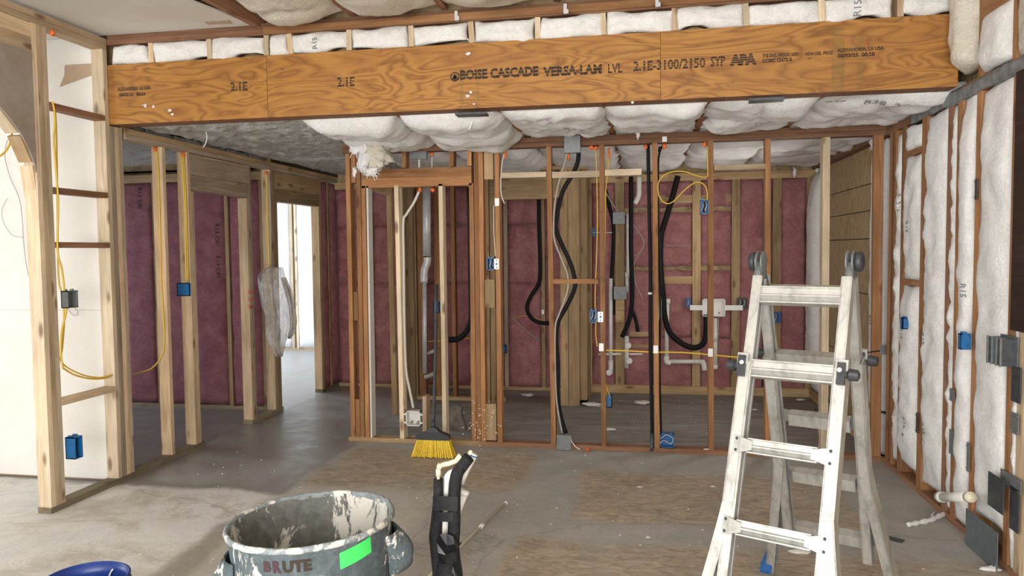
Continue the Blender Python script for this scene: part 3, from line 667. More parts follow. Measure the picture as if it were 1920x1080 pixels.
# pony wall over the beam: plates, cripples and short batts
PW = structure('wall_pony', (-.9, YB, 2.9), 'low framed strip with short white batts above the long beam', 'wall')
board('top_plate', (XL+.004, YB+.04, 3.052), (XR, YB+.04, 3.052), Y_, .09, .037, 'red', PW)
board('top_plate', (XL+.004, YB+.045, 3.091), (XR, YB+.045, 3.091), Y_, .09, .037, 'red', PW)
board('nailer', (-2.45, YB-.005, 3.055), (XR, YB-.005, 3.075), Z_, .045, .03, 'orange', PW)
cx = [W(x, 70, Y=YB).x for x in (282, 392, 498, 544, 654, 771, 885, 1008, 1133, 1265, 1400, 1542, 1688)]
for i, x in enumerate(cx): board('cripple', (x, YB+.035, 2.902), (x+random.uniform(-.01, .01), YB+.035, 3.032), X_, .034, .07, 'cream' if i % 3 else 'pale', PW)
ex = [XL+.01] + cx + [1.735]; strip = []
for i in range(len(ex)-1):
    x0, x1 = ex[i]+.017, ex[i+1]-.017
    strip.append(batt('insulation_batt', (x0, YB+.01, 2.903), (x1-x0, 0, 0), (0, 0, .128), -Y_, .03, 'white', PW, 130+i, 22, 10, depth=.05, edge=.05, amp=.014, freq=12, pw=(8, 4)))
box('sheathing_panel', XL, XR+.1, YB+.10, YB+.12, 2.9, 3.4, 'osb', PW); box('sheathing_panel', -7.1, XL, YB+.118, YB+.14, 2.49, 3.4, 'osb', PW)
# the lower ceiling beyond the beam
CB = structure('ceiling_beyond_beam', (-.8, 6.4, 2.5), 'low ceiling beyond the beam with sagging white batts and dusty netted insulation', 'ceiling')
jx2 = [-2.25, -1.62, -.92, -.24, .40, 1.06, 1.72]
jb = [-2.3, -1.62, -.92, -.24, .40, 1.06, 1.85]
for x in jx2[1:-1]: board('joist', (x, 4.69, 2.60), (x, 8.25, 2.60), Z_, .18, .045, 'orange', CB)
ceil_b = {}
for i in range(6):
    for j, (y0, y1, bl) in enumerate(((5.26, 4.70, .085), (5.84, 5.24, .095), (7.05, 5.94, .10), (8.24, 7.07, .09))):
        sag = bl*(1.3, 1.35, .95, .9, .7, .7)[i]
        if j == 1 and i >= 2: sag = .05; y0 = 5.80
        gap = .022 if (i in (3, 4, 5) and j == 1) else .004
        ceil_b[i, j] = batt('insulation_batt', (jb[i]+gap, y0, 2.512), (jb[i+1]-jb[i]-gap*2, 0, 0), (0, y1-y0, 0), -Z_, sag, 'white', CB, 160+i*4+j, 24, 26, depth=.04, edge=.04, amp=.024, freq=6, lobes=.05, pw=(7, 5))
board('strap', (.42, 5.27, 2.545), (1.7, 5.27, 2.545), Y_, .05, .018, 'red', CB)
for k in range(9):
    y0 = 4.70+.40*k
    batt('netted_batt', (XL+.01, y0, 2.53), (1.33, 0, 0), (0, .39, 0), -Z_, .02, 'netting', CB, 200+k, 60, 18, depth=.02, edge=.02, amp=.03, freq=11, pw=(6, 4))
for k in range(6):
    y0 = 4.67+.37*k
    batt('netted_batt', (-7.0, y0, 2.53), (3.29, 0, 0), (0, .36, 0), -Z_, .02, 'netting', CB, 220+k, 60, 10, depth=.02, edge=.02, amp=.02, freq=11, pw=(6, 4))
box('drywall_panel', -7.5, XL-.1, 6.95, 11.3, 2.45, 2.47, 'drywall', CB)
DK = structure('roof_deck', (-2.8, 4, 2.75), 'plywood decking closing the framing above the batts', 'roof')
box('deck_panel', -7.6, 1.95, 4.66, 11.5, 2.72, 2.75, 'osb', DK); box('deck_panel', -7.6, 1.95, -2.6, 4.66, 3.32, 3.35, 'osb', DK)

# ================================================================== the long beam
BM_ = thing('laminated_beam', (-.9, YB, 2.497), 'long orange laminated timber beam with black stamped print, spanning the room', 'beam')
bz0, bz1 = 2.497, 2.90; bxl, bxr = XL-.085, 1.735
box('core', bxl+.001, bxr-.001, YB+.006, YB+.133, bz0+.0, bz1, 'lvl_edge', BM_)
js = [bxl, W(501, 160, Y=YB).x, W(1238.5, 120, Y=YB).x, bxr]; faces_ = []
for i in range(3):
    faces_.append(emit('veneer_panel', [(x, y, z) for x in (js[i]+.0015, js[i+1]-.0015) for y in (YB, YB+.006) for z in (bz0, bz1)], BF, 'lvl', BM_))
def bprint(text, x0, x1, y, h_px, bold=.0, gaps=3, mat='ink', side=None):
    """stamp between pixel columns x0..x1 at pixel row y"""
    a, b = W(x0, y, Y=YB), W(x1, y, Y=YB); c = W((x0+x1)/2, y, Y=YB); c.y = YB
    tgt = faces_[0] if c.x < js[1] else faces_[1] if c.x < js[2] else faces_[2]
    h = W(c.x and (x0+x1)/2, y-h_px/2, Y=YB).z - W((x0+x1)/2, y+h_px/2, Y=YB).z
    return print_on(tgt, text, c, X_, Z_, h, mat, BM_, bold, .0012, 'lettering', b.x-a.x, gaps)
bprint('2.1E', 432, 464, 162, 17, .03); bprint('2.1E', 632, 665, 153.5, 18, .03)
bprint('BOISE CASCADE', 862, 1009, 137, 19, .05, 2); bprint('VERSA-LAM', 1018, 1128, 132, 18.5, .05, 2); bprint('LVL', 1140, 1167, 128, 18, .02, 2)
bprint('2.1E-3100/2150', 1187, 1322, 121, 19, .03, 3); bprint('SYP', 1332, 1360, 115, 19, .03, 3); bprint('APA', 1368, 1419, 112, 21, .09, 4)
bprint('THE ENG. WOOD ASSN', 1429, 1498, 103, 7, .045, 1); bprint('CCMC 12472-R', 1429, 1486, 113, 7.5, .045, 1)
bprint('NON DEL. PROD', 1510, 1562, 100, 6.5, .045, 1); bprint('ALEXANDRIA, LA USA', 1569, 1657, 93, 8, .045, 1); bprint('08/03/25  08:58', 1570, 1640, 103, 7.5, .045, 1)
bprint('ALEXANDRIA LA USA', 220, 283, 166, 7, .045, 1); bprint('08/03/25  08:56', 223, 273, 177, 7, .045, 1)
# round tree mark in front of the stamp
c = W(853, 144, Y=YB); b_ = MB(); r_ = .030
for k in range(20):
    t0, t1 = k*math.pi/10, (k+1)*math.pi/10
    b_.add([(c.x+r*math.cos(t), YB-.0012, c.z+r*math.sin(t)) for r in (r_, r_-.007) for t in (t0, t1)], [(0, 1, 3, 2)])
for w0, z0, z1 in ((.018, -.006, .012), (.024, -.018, -.001)): b_.add([(c.x-w0, YB-.0012, c.z+z0), (c.x+w0, YB-.0012, c.z+z0), (c.x, YB-.0012, c.z+z1+.008)], [(0, 1, 2)])
b_.add([(c.x-.003, YB-.0012, c.z-.028), (c.x+.003, YB-.0012, c.z-.028), (c.x+.003, YB-.0012, c.z-.01), (c.x-.003, YB-.0012, c.z-.01)], [(0, 1, 2, 3)])
b_.build('tree_emblem', 'ink', BM_)
def tuft(name, c, size, seed, mat='scrap', parent=None, stretch=(1, 1, 1), n=(10, 7), strands=0, **k):
    """a small crumpled lump"""
    b_ = MB(); c = V(c); so = V((seed*3.7, seed*1.3, seed*2.1)); rings = []
    for j in range(n[1]+1):
        th = math.pi*j/n[1]
        for i in range(n[0]):
            ph = 2*math.pi*i/n[0]; d = V((math.sin(th)*math.cos(ph), math.sin(th)*math.sin(ph), math.cos(th)))
            r = size*(1+.75*noise.noise(d*1.7+so)+.4*noise.noise(d*4+so)); b_.v.append(c + V((d.x*stretch[0], d.y*stretch[1], d.z*stretch[2]))*r)
    for j in range(n[1]):
        for i in range(n[0]): b_.f.append((j*n[0]+i, j*n[0]+(i+1) % n[0], (j+1)*n[0]+(i+1) % n[0], (j+1)*n[0]+i))
    rr = random.Random(seed)
    for s in range(strands):
        d = V((rr.uniform(-1, 1), rr.uniform(-.4, .4), rr.uniform(-1, .6))).normalized(); p = c + V((d.x*stretch[0], d.y*stretch[1], d.z*stretch[2]))*size*.7
        q = p + d*size*rr.uniform(.3, .9); e = q + V((rr.uniform(-.4, .4), 0, rr.uniform(-1., .2)))*size*.6
        b_.tube(smooth_path([p, q, e], 3), [size*.09]*3+[size*.06]*3+[size*.02], 5)
    return b_.build(name, mat, parent, True, **k)
for i, (x, y, s) in enumerate(((272, 198, .012), (288, 200, .009), (318, 207, .010), (323, 214, .008), (877, 180, .010), (883, 173, .008), (889, 195, .006), (878, 100, .010), (1186, 192, .007))):
    c = W(x, y, Y=YB-.004); tuft('fluff', c, s, i+1, 'white', BM_, (1.5, .35, 1), (7, 5), 2)

# ================================================================== stamps on the batts
def wprint(t, text, px, py, h, mat='ink_grey', ang=-90, width=None, **pl):
    c = W(px, py, **pl); ax = next(iter(pl))
    if ax == 'X': right, up = V((0, -1, 0)), Z_
    elif ax == 'Y': right, up = X_, Z_
    else: right, up = X_, Y_
    a = math.radians(ang); r2 = right*math.cos(a)+up*math.sin(a); u2 = up*math.cos(a)-right*math.sin(a)
    if ax == 'Z':   # seen from below
        r2, u2 = V((math.cos(a), math.sin(a), 0)), V((math.sin(a), -math.cos(a), 0))
    return print_on(t, text, c, r2, u2, h, mat, None, .01, .004, 'lettering', width)
for t, s, x, y in ((B1, '9  R15', 1687, 380), (B2, 'R15', 1706, 425), (B3, 'R15', 1744, 422), (B2b, 'R15', 1704, 625), (B2b, 'R15  4', 1706, 800), (B3, 'R15', 1740, 635), (B3, 'R15  R15', 1741, 820), (B4, 'R15', 1817, 545), (B6, 'R15', 1886, 905), (B7, 'R15', 1637, 428), (B7, 'R15', 1632, 600), (B7, '2  R15', 1637, 745)):
    wprint(t, s, x, y, .036, 'ink_grey', -90, X=XR)
wprint(strip[4], 'R15', 592, 82, .035, 'ink_grey', 90, Y=YB); wprint(strip[12], 'R15', 1606, 17, .04, 'ink_grey', 90, Y=YB)
wprint(ceil_b[4, 0], 'R38', 1568, 189, .045, 'ink_grey', 0, .11, Z=2.48); wprint(ceil_b[5, 0], 'R38  2', 1655, 189, .05, 'ink_grey', 0, .2, Z=2.48)
wprint(ceil_b[2, 0], 'R38 9', 1085, 232, .04, 'ink_grey', 0, .2, Z=2.47); wprint(ceil_b[4, 1], '7 0 06/05/25', 1450, 229, .04, 'ink_grey', 0, .25, Z=2.47)

# ================================================================== aluminium folding ladder
Lxc, Lyc, Lyaw, LH, Lth, Lw, Ld0 = .6353, 3.1154, .4412, 1.5481, .3522, .1738, .1497
LL = V((math.cos(Lyaw), -math.sin(Lyaw), 0)); LD = V((math.sin(Lyaw), math.cos(Lyaw), 0))
LT = LH/math.cos(Lth)
def lp(side, d, fr, extra=0., n=0.):
    """point on the front (fr) or rear frame: side in half widths, d metres down the slope, extra metres outwards, n along the frame's outward normal"""
    s = -1 if fr else 1; dn = LD*s*math.sin(Lth) + V((0, 0, -math.cos(Lth))); nr = LD*s*math.cos(Lth) + V((0, 0, math.sin(Lth)))
    return V((Lxc, Lyc, LH)) + LL*(side*Lw + extra*side) + dn*d + nr*n
LA = thing('folding_ladder', (Lxc, Lyc, 0), 'scuffed aluminium ladder set up as an A-frame with black lock knobs', 'ladder')
def ldirs(fr):
    s = -1 if fr else 1; return LD*s*math.sin(Lth)+V((0, 0, -math.cos(Lth))), LD*s*math.cos(Lth)+V((0, 0, math.sin(Lth)))
for fr in (1, 0):
    dn, nr = ldirs(fr)
    for sd in (-1, 1):
        b_ = MB(); e_ = LT-.20      # inner rail: web plus two flanges
        b_.bar(lp(sd, .07, fr, .012), lp(sd, e_, fr, .012), LL, .006, .062)
        for nn in (-.028, .028): b_.bar(lp(sd, .07, fr, -.004, nn), lp(sd, e_, fr, -.004, nn), LL, .036, .006)
        b_.bar(lp(sd, .07, fr, .006, .0), lp(sd, e_, fr, .006, .0), LL, .010, .018)
        for ex in (-.021,): b_.bar(lp(sd, .07, fr, ex, .024), lp(sd, e_, fr, ex, .024), LL, .005, .014); b_.bar(lp(sd, .07, fr, ex, -.024), lp(sd, e_, fr, ex, -.024), LL, .005, .014)
        b_.build('inner_rail', 'alu', LA)
        b_ = MB(); pts = [(.43, .024), (.98, .026), (1.06, .036), (LT-.02, .125)]      # outer rail: straight sleeve, then flared leg
        for (d0, e0), (d1, e1) in zip(pts, pts[1:]):
            b_.bar(lp(sd, d0, fr, e0-.003), lp(sd, d1, fr, e1-.003), LL, .006, .078)
            for nn in (-.036, .036): b_.bar(lp(sd, d0, fr, e0-.021, nn), lp(sd, d1, fr, e1-.021, nn), LL, .040, .006)
        b_.build('outer_rail', 'alu', LA)
        ft = MB(); ft.bar(lp(sd, LT-.075, fr, .112), lp(sd, LT-.005, fr, .126), LL, .052, .088); f_ = ft.build('rubber_foot', 'blue_rubber', LA)
        # hinge: two rounded plates and a round knob
        c0 = lp(sd, 0, fr, .0)
        if fr:
            A = Matrix((LD, Z_, LL)).transposed()
            h = MB()
            for ex in (-.012, .010):
                cc = V((Lxc, Lyc, LH)) + LL*(sd*Lw+ex*sd)
                h.lathe(cc, [(.0001, -.004), (.040, -.004), (.046, 0), (.040, .004), (.0001, .004)], 24, A)
            for f2 in (1, 0): h.bar(lp(sd, .01, f2, 0), lp(sd, .12, f2, 0), LL, .026, .050)
            hg = h.build('hinge', 'grey_plate', LA, True)
            kb = MB(); cc = V((Lxc, Lyc, LH)) + LL*(sd*(Lw+.018)); AK = Matrix((LD, Z_, LL*sd)).transposed()
            if AK.determinant() < 0: AK = Matrix((-LD, Z_, LL*sd)).transposed()
            kb.lathe(cc, [(.0001, 0), (.036, 0), (.040, .008), (.038, .022), (.018, .030), (.0001, .031)], 20, AK)
            kb.build('hinge_knob', 'charcoal', hg, True)
    for i in range(5):
        d = Ld0 + .305*i
        if d > LT-.12: break
        low = i >= 2
        b_ = MB(); PR = [(-.034, .018), (-.034, .036), (-.029, .036), (-.027, .024), (-.006, .024), (.000, .036), (.006, .036), (.026, .016), (.028, .032), (.034, .032), (.034, -.012), (-.034, -.012)]
        o_ = -.022 if not low else (.008 if i == 2 else .008+max(0, (d-1.03))*.17)-.055
        lift = 0. if not low else .018; k = len(PR)
        b_.v = [lp(sd, d+a*(1 if not low else .82), fr, o_, q+lift) for sd in (-1, 1) for a, q in PR]
        b_.f = [tuple(range(k)), tuple(range(2*k-1, k-1, -1))] + [(q, (q+1) % k, k+(q+1) % k, k+q) for q in range(k)]
        if not low: b_.build('rung', 'alu', LA)
        else:      # rungs of the flared legs: flat crimped ends riveted on the rail faces
            o_ += .055
            rg = b_.build('rung', 'alu', LA)
            for sd in (-1, 1):
                e = MB(); e.add([lp(sd, d-.036, fr, o_, .042), lp(sd, d+.036, fr, o_, .042), lp(sd, d+.017, fr, o_-.075, .058), lp(sd, d-.017, fr, o_-.075, .058),
                                 lp(sd, d-.036, fr, o_, .036), lp(sd, d+.036, fr, o_, .036), lp(sd, d+.017, fr, o_-.075, .040), lp(sd, d-.017, fr, o_-.075, .040)],
                                [(0, 1, 2, 3), (4, 5, 6, 7), (0, 1, 5, 4), (1, 2, 6, 5), (2, 3, 7, 6), (3, 0, 4, 7)])
                e.build('rung_end', 'alu', rg)
                for dd in (-.022, .022):
                    rv = MB(); A = Matrix((LL, dn, nr)).transposed()
                    rv.lathe(lp(sd, d+dd, fr, o_-.012, .042), [(.0065, 0), (.0065, .003), (.003, .005), (.0001, .005)], 8, A); rv.build('rivet', 'dark_plate', rg)
    # J-locks beside the second rung
    for sd in (-1, 1):
        d = Ld0+.305; k_ = MB()
        k_.bar(lp(sd, d-.042, fr, .010, .050), lp(sd, d+.040, fr, .010, .050), LL, .028, .026)
        k_.bar(lp(sd, d+.0, fr, .0, .050), lp(sd, d+.0, fr, .040, .050), dn, .020, .022)
        k_.tube([lp(sd, d+.0, fr, .030, .050), lp(sd, d+.0, fr, .036, .050), lp(sd, d, fr, .066, .046), lp(sd, d, fr, .072, .046)], [.012, .023, .021, .010], 12)
        lk = k_.build('lock_knob', 'charcoal', LA)
        rv = MB(); rv.lathe(lp(sd, d-.012, fr, .006, .067), [(.009, 0), (.009, .003), (.0001, .004)], 10, Matrix((LL, dn, nr)).transposed()); rv.build('lock_screw', 'zinc', lk)
    for sd in (-1, 1):
        cl = MB(); cl.bar(lp(sd, .40, fr, .010, .044), lp(sd, .445, fr, .010, .044), LL, .042, .010); cl.build('sleeve_collar', 'alu', LA)

# ================================================================== broom
fl = W(812, 858, Z=0); hb = W(812, 815, Y=5.50); tp = W(819, 540, Y=5.79)
hb = V((fl.x, fl.y+.02, .155))
BR = thing('push_broom', (fl.x, fl.y, 0), 'upright broom with yellow bristles and black handle leaning in the partition doorway', 'broom')
b_ = MB(); b_.tube(smooth_path([hb+V((0, 0, .06)), (hb+tp)/2, tp], 4), .013, 10); b_.build('handle', 'charcoal', BR, True)
b_ = MB(); b_.tube([tp-V((0, .0, .06)), tp+(tp-hb).normalized()*.03], .015, 10); b_.build('grip', 'charcoal', BR, True)
b_ = MB()
prof = [(-.135, .145, .16), (-.125, .145, .178), (-.06, .145, .200), (-.022, .145, .235), (.022, .145, .235), (.06, .145, .200), (.125, .145, .178), (.135, .145, .16)]
for y in (-.028, .028): b_.v += [V((fl.x+p[0], hb.y+y*(1 if abs(p[0]) > .05 else .8), p[2])) for p in prof] + [V((fl.x+.13, hb.y+y, .138)), V((fl.x-.13, hb.y+y, .138))]
b_.f = [tuple(range(10)), tuple(range(10, 20))] + [(i, (i+1) % 10, 10+(i+1) % 10, 10+i) for i in range(10)]
b_.build('head', 'charcoal', BR)
b_ = MB(); b_.tube([hb+V((0, 0, .06)), hb+V((0, 0, .11))+(tp-hb).normalized()*.03], [.020, .015], 10); b_.build('socket', 'charcoal', BR, True)
b_ = MB()
for i in range(34):
    for j in range(5):
        s = i/33*2-1 + random.uniform(-.02, .02); t = j/4*2-1
        a = V((fl.x+s*.125, hb.y+t*.022, .142)); e = V((fl.x+s*.165+random.uniform(-.004, .004), hb.y-.01+t*.035, .004+random.uniform(0, .006)+.018*(1-abs(s))*0))
        b_.bar(a, e, X_, .0068, .007)
b_.build('bristles', 'bristle', BR, kind='stuff')

# ================================================================== grey tub in the foreground
bc = W(584, 973, Z=.70); BN = thing('rubbish_bin', (bc.x, bc.y, 0), 'round grey plastic bin crusted with white compound, green tape on its side', 'bin')
tilt = Matrix.Rotation(math.radians(2.0), 3, 'Y')
Rb = .272
b_ = MB(); b_.lathe((bc.x, bc.y, 0), [(.0001, .0), (.225, 0), (.232, .02), (.250, .33), (.266, .62), (.269, .69)], 72); body = b_.build('bin_body', 'bin_out', BN, True, Matrix.Translation(V((bc.x, bc.y, 0))))
b_ = MB(); b_.lathe((bc.x, bc.y, 0), [(.265, .69), (.258, .60), (.242, .33), (.222, .06), (.20, .045), (.0001, .04)], 72); b_.build('bin_lining', 'bin_in', BN, True, Matrix.Translation(V((bc.x, bc.y, 0))))
b_ = MB(); n_ = 96; prof = [(.264, .682), (.270, .680), (.279, .681), (.281, .690), (.279, .698), (.273, .700), (.267, .698), (.265, .690), (.264, .682)]
for r, z in prof:
    for k in range(n_):
        t = 2*math.pi*k/n_; w_ = .004*noise.noise(V((math.cos(t)*9, math.sin(t)*9, z*30)))+.003*noise.noise(V((math.cos(t)*25, math.sin(t)*25, z*50)))
        b_.v.append(V((bc.x+(r+w_)*math.cos(t), bc.y+(r+w_)*math.sin(t), z+w_)))
for i in range(len(prof)-1):
    for k in range(n_): b_.f.append((i*n_+k, i*n_+(k+1) % n_, (i+1)*n_+(k+1) % n_, (i+1)*n_+k))
b_.build('bin_rim', 'bin_rim', BN, True, Matrix.Translation(V((bc.x, bc.y, 0))))
# side handles: hooded grips standing off the wall
for ang, nm in ((12, 'r'), (214, 'l')):
    t = math.radians(ang); rad = V((math.cos(t), math.sin(t), 0)); tan = V((-math.sin(t), math.cos(t), 0)); c = V((bc.x, bc.y, 0)); b_ = MB(); R_, S_ = 7, 9
    for i in range(R_+1):
        f = i/R_
        for j in range(S_+1):
            s = j/S_*2-1; prot = math.sin(min(1, .18+f*.95)*math.pi*.62); outw = .262 + (.078 if nm == 'r' else .062)*prot*(1-abs(s)**2.2); z = (.640 if nm == 'r' else .615) - .115*f**1.1 - .03*abs(s)*f
            b_.v.append(c + rad*outw + tan*s*(.075-.02*f) + V((0, 0, z)))
    w_ = S_+1
    for i in range(R_):
        for j in range(S_): b_.f.append((i*w_+j, i*w_+j+1, (i+1)*w_+j+1, (i+1)*w_+j))
    o = b_.build('bin_handle', 'bin_out', BN, True); md = o.modifiers.new('thickness', 'SOLIDIFY'); md.thickness = .006
tang = math.radians(-72); 
def on_bin(ang, z, r=.262): t = math.radians(ang); return V((bc.x+r*math.cos(t), bc.y+r*math.sin(t), z))
b_ = MB()
for k in range(9):
    a = -47+ k*(25/8); r = .2655-.0
    for dz in (-.026, .026): b_.v.append(on_bin(a, .640+dz+ (k-4)*.0022, .2690))
for k in range(8): b_.f.append((2*k, 2*k+2, 2*k+3, 2*k+1))
b_.build('tape_label', 'green_tape', BN)
def bin_print(text, ang, z, h, w, mat='charcoal', bold=.04):
    t = math.radians(ang); rad = V((math.cos(t), math.sin(t), 0)); tan = V((-math.sin(t), math.cos(t), 0))
    return print_on(body, text, on_bin(ang, z), tan, Z_, h, mat, BN, bold, .003, 'lettering', w)
bin_print('UTE', -74.5, .640, .038, .088, 'ink', .05); bin_print('R', -87.6, .640, .038, .027, 'ink_plum', .05); bin_print('B', -94.5, .640, .034, .025, 'ink_plum', .05)
b_ = MB()          # the small dark badge under the word
for k in range(8):
    a0, a1 = -86+k*1.7, -86+(k+1)*1.7
    for z0, z1 in ((.520, .600),): b_.add([on_bin(a, z, .2655) for a in (a0, a1) for z in (z0, z1)], [(0, 1, 3, 2)])
bd_ = b_.build('badge', 'ink', BN); b_ = MB()
for k in range(8):
    a0, a1 = -85+k*1.45, -85+(k+1)*1.45; b_.add([on_bin(a, z, .2665) for a in (a0, a1) for z in (.575, .592)], [(0, 1, 3, 2)])
b_.build('badge_band', 'grey_plate', bd_)
b_ = MB(); b_.lathe((bc.x+.06, bc.y-.01, .046), [(.0001, .02), (.05, .03), (.10, .018), (.17, .004), (.19, 0)], 24); rub = b_.build('dried_compound', 'dark_debris', BN, True)
tuft('debris', (bc.x+.09, bc.y-.05, .09), .03, 31, 'scrap', BN); tuft('debris', (bc.x-.06, bc.y+.04, .08), .02, 32, 'dark_debris', BN)

BN.rotation_euler = (0, math.radians(-2.4), 0); BN.location.x += .029; BN.location.z += .010

# ================================================================== blue bucket at the frame's corner
kc = W(158, 1086, Z=.37); BK = thing('plastic_bucket', (kc.x, kc.y, 0), 'dark blue plastic bucket low in the corner, left of the grey bin', 'bucket')
R = .155
b_ = MB(); b_.lathe((kc.x, kc.y, 0), [(.0001, 0), (.13, 0), (.135, .01), (R-.004, .33), (R+.006, .335), (R+.006, .345), (R-.001, .35), (R, .37), (R-.006, .37), (R-.008, .33), (.126, .01), (.0001, .008)], 48)
b_.build('bucket_body', 'blue_plastic', BK, True, Matrix.Translation(V((kc.x, kc.y, 0))))
b_ = MB(); b_.lathe((kc.x, kc.y, 0), [(R+.001, .368), (R+.004, .372), (R-.004, .376), (R-.007, .37)], 48); b_.build('bucket_rim', 'blue_plastic', BK, True)
b_ = MB(); b_.tube(smooth_path([(kc.x-R-.004, kc.y, .34), (kc.x-R*.7, kc.y-.12, .24), (kc.x, kc.y-.19, .20), (kc.x+R*.7, kc.y-.12, .24), (kc.x+R+.004, kc.y, .34)], 6), .0025, 6); b_.build('bail_handle', 'zinc', BK, True)
b_ = MB(); b_.tube(smooth_path([(kc.x+.012, kc.y+.138, .35), (kc.x+.0, kc.y+.135, .33), (kc.x-.004, kc.y+.13, .30), (kc.x+.006, kc.y+.128, .26)], 4), [.004]*13, 5); b_.build('compound_smear', 'scrap', BK, True)

# ================================================================== stub-up of wrapped pipes in the foreground
def pp(x, y, dy=0.): return W(x, y, Y=2.60+dy)
g0 = pp(838, 1075); SP = thing('wrapped_pipe_bundle', (g0.x, 2.6, 0), 'bundle of black foam-wrapped pipes and capped white pipes rising from the slab', 'pipes')
def down(p, z=0): return V((p.x, p.y, z))
p1, p2 = pp(822, 898), pp(817, 1000); b_ = MB()
b_.tube([p1, pp(822, 930), pp(819, 970), pp(816, 1005), pp(821, 1070), down(pp(824, 1075))], [.018, .019, .021, .024, .021, .021], 14); b_.build('foam_sleeve', 'foam_black', SP, True)
b_ = MB(); b_.tube(smooth_path([pp(879, 858, .0), pp(868, 872), pp(856, 892), pp(852, 930), pp(852, 980), pp(850, 1030), pp(856, 1075)], 4)+[down(pp(858, 1075))], .023, 14); b_.build('foam_sleeve', 'foam_black', SP, True)
b_ = MB(); b_.tube(smooth_path([pp(853, 886, .03), pp(842, 893, .03), pp(836, 915, .03), pp(834, 950, .03), pp(833, 1010, .03)], 4)+[down(pp(833, 1010, .03))], .017, 14); b_.build('white_pipe', 'pvc', SP, True)
b_ = MB(); b_.tube([pp(822, 900), pp(822, 884)], .0065, 10).tube([pp(822, 892), pp(822, 879)], .010, 10).tube([pp(823, 878), pp(826, 870)], .0105, 10); b_.build('pipe_stub', 'pvc_cream', SP, True)
b_ = MB(); b_.tube([pp(828, 872), pp(842, 869), pp(858, 863)], .0095, 10).tube([pp(856, 864), pp(862, 856), pp(864, 854)], .011, 10); b_.build('pipe_elbow', 'pvc_cream', SP, True)
b_ = MB(); b_.tube([pp(863, 905, .05), pp(872, 880, .05), pp(888, 850, .05)], [.016, .018, .019], 14); b_.build('capped_pipe', 'pvc', SP, True)
b_ = MB(); b_.tube([pp(879, 866, .04), pp(882, 848, .04), pp(883, 844, .04)], [.012, .009, .004], 10); b_.build('cap_nub', 'pvc_cream', SP, True)
b_ = MB(); b_.tube([pp(886.5, 853, .05), pp(887.5, 851, .05)], .0205, 14); b_.build('blue_band', 'blue_box', SP, True)
b_ = MB(); b_.tube([down(pp(855, 1000, .09)), pp(852, 985, .09), pp(858, 955, .09), pp(870, 923, .09)], [.017, .017, .017, .018], 14).tube([pp(868.5, 926, .09), pp(871, 919, .09)], .021, 14); b_.build('capped_pipe', 'pvc', SP, True)
for i, (y0, y1) in enumerate(((930, 957), (960, 978))):
    b_ = MB(); k = 4
    for j in range(k+1):
        y = y0+(y1-y0)*j/k; xc = 837; 
        ring = [pp(xc-25+random.uniform(-1, 1), y, -.024), pp(xc+21+(0 if i == 0 else -8), y+1, -.026), pp(xc+24+(0 if i == 0 else -8), y, .02), pp(xc-25, y, .02)]
        b_.v += ring
    for j in range(k):
        for q in range(4): b_.f.append((j*4+q, j*4+(q+1) % 4, (j+1)*4+(q+1) % 4, (j+1)*4+q))
    b_.build('tape_wrap', 'tape_black', SP, False)
b_ = MB(); rr = random.Random(3)      # slack tape end, crumpled
grid = [[(825, 1002), (838, 1000), (850, 1006), (857, 1018)], [(820, 1018), (838, 1022), (852, 1020), (866, 1017)], [(822, 1036), (836, 1040), (850, 1034), (857, 1030)], [(826, 1056), (838, 1058), (850, 1060), (856, 1062)], [(836, 1078), (845, 1082), (856, 1084), (864, 1088)]]
for r in grid:
    for (x, y) in r: b_.v.append(pp(x, y, -.035+rr.uniform(-.018, .014)))
for i in range(4):
    for j in range(3): b_.f.append((i*4+j, i*4+j+1, i*4+j+5, i*4+j+4))
o = b_.build('loose_tape', 'tape_black', SP, False); o.modifiers.new('thickness', 'SOLIDIFY').thickness = .003
b_ = MB(); gz = pp(842, 1085); b_.tube([(gz.x-.01, 2.6, .30), (gz.x, 2.6, .36), (gz.x, 2.6, .455)], [.058, .052, .044], 14).tube([(gz.x, 2.6, 0), (gz.x-.01, 2.6, .31)], .055, 14); b_.build('foam_collar', 'foam_black', SP, True)

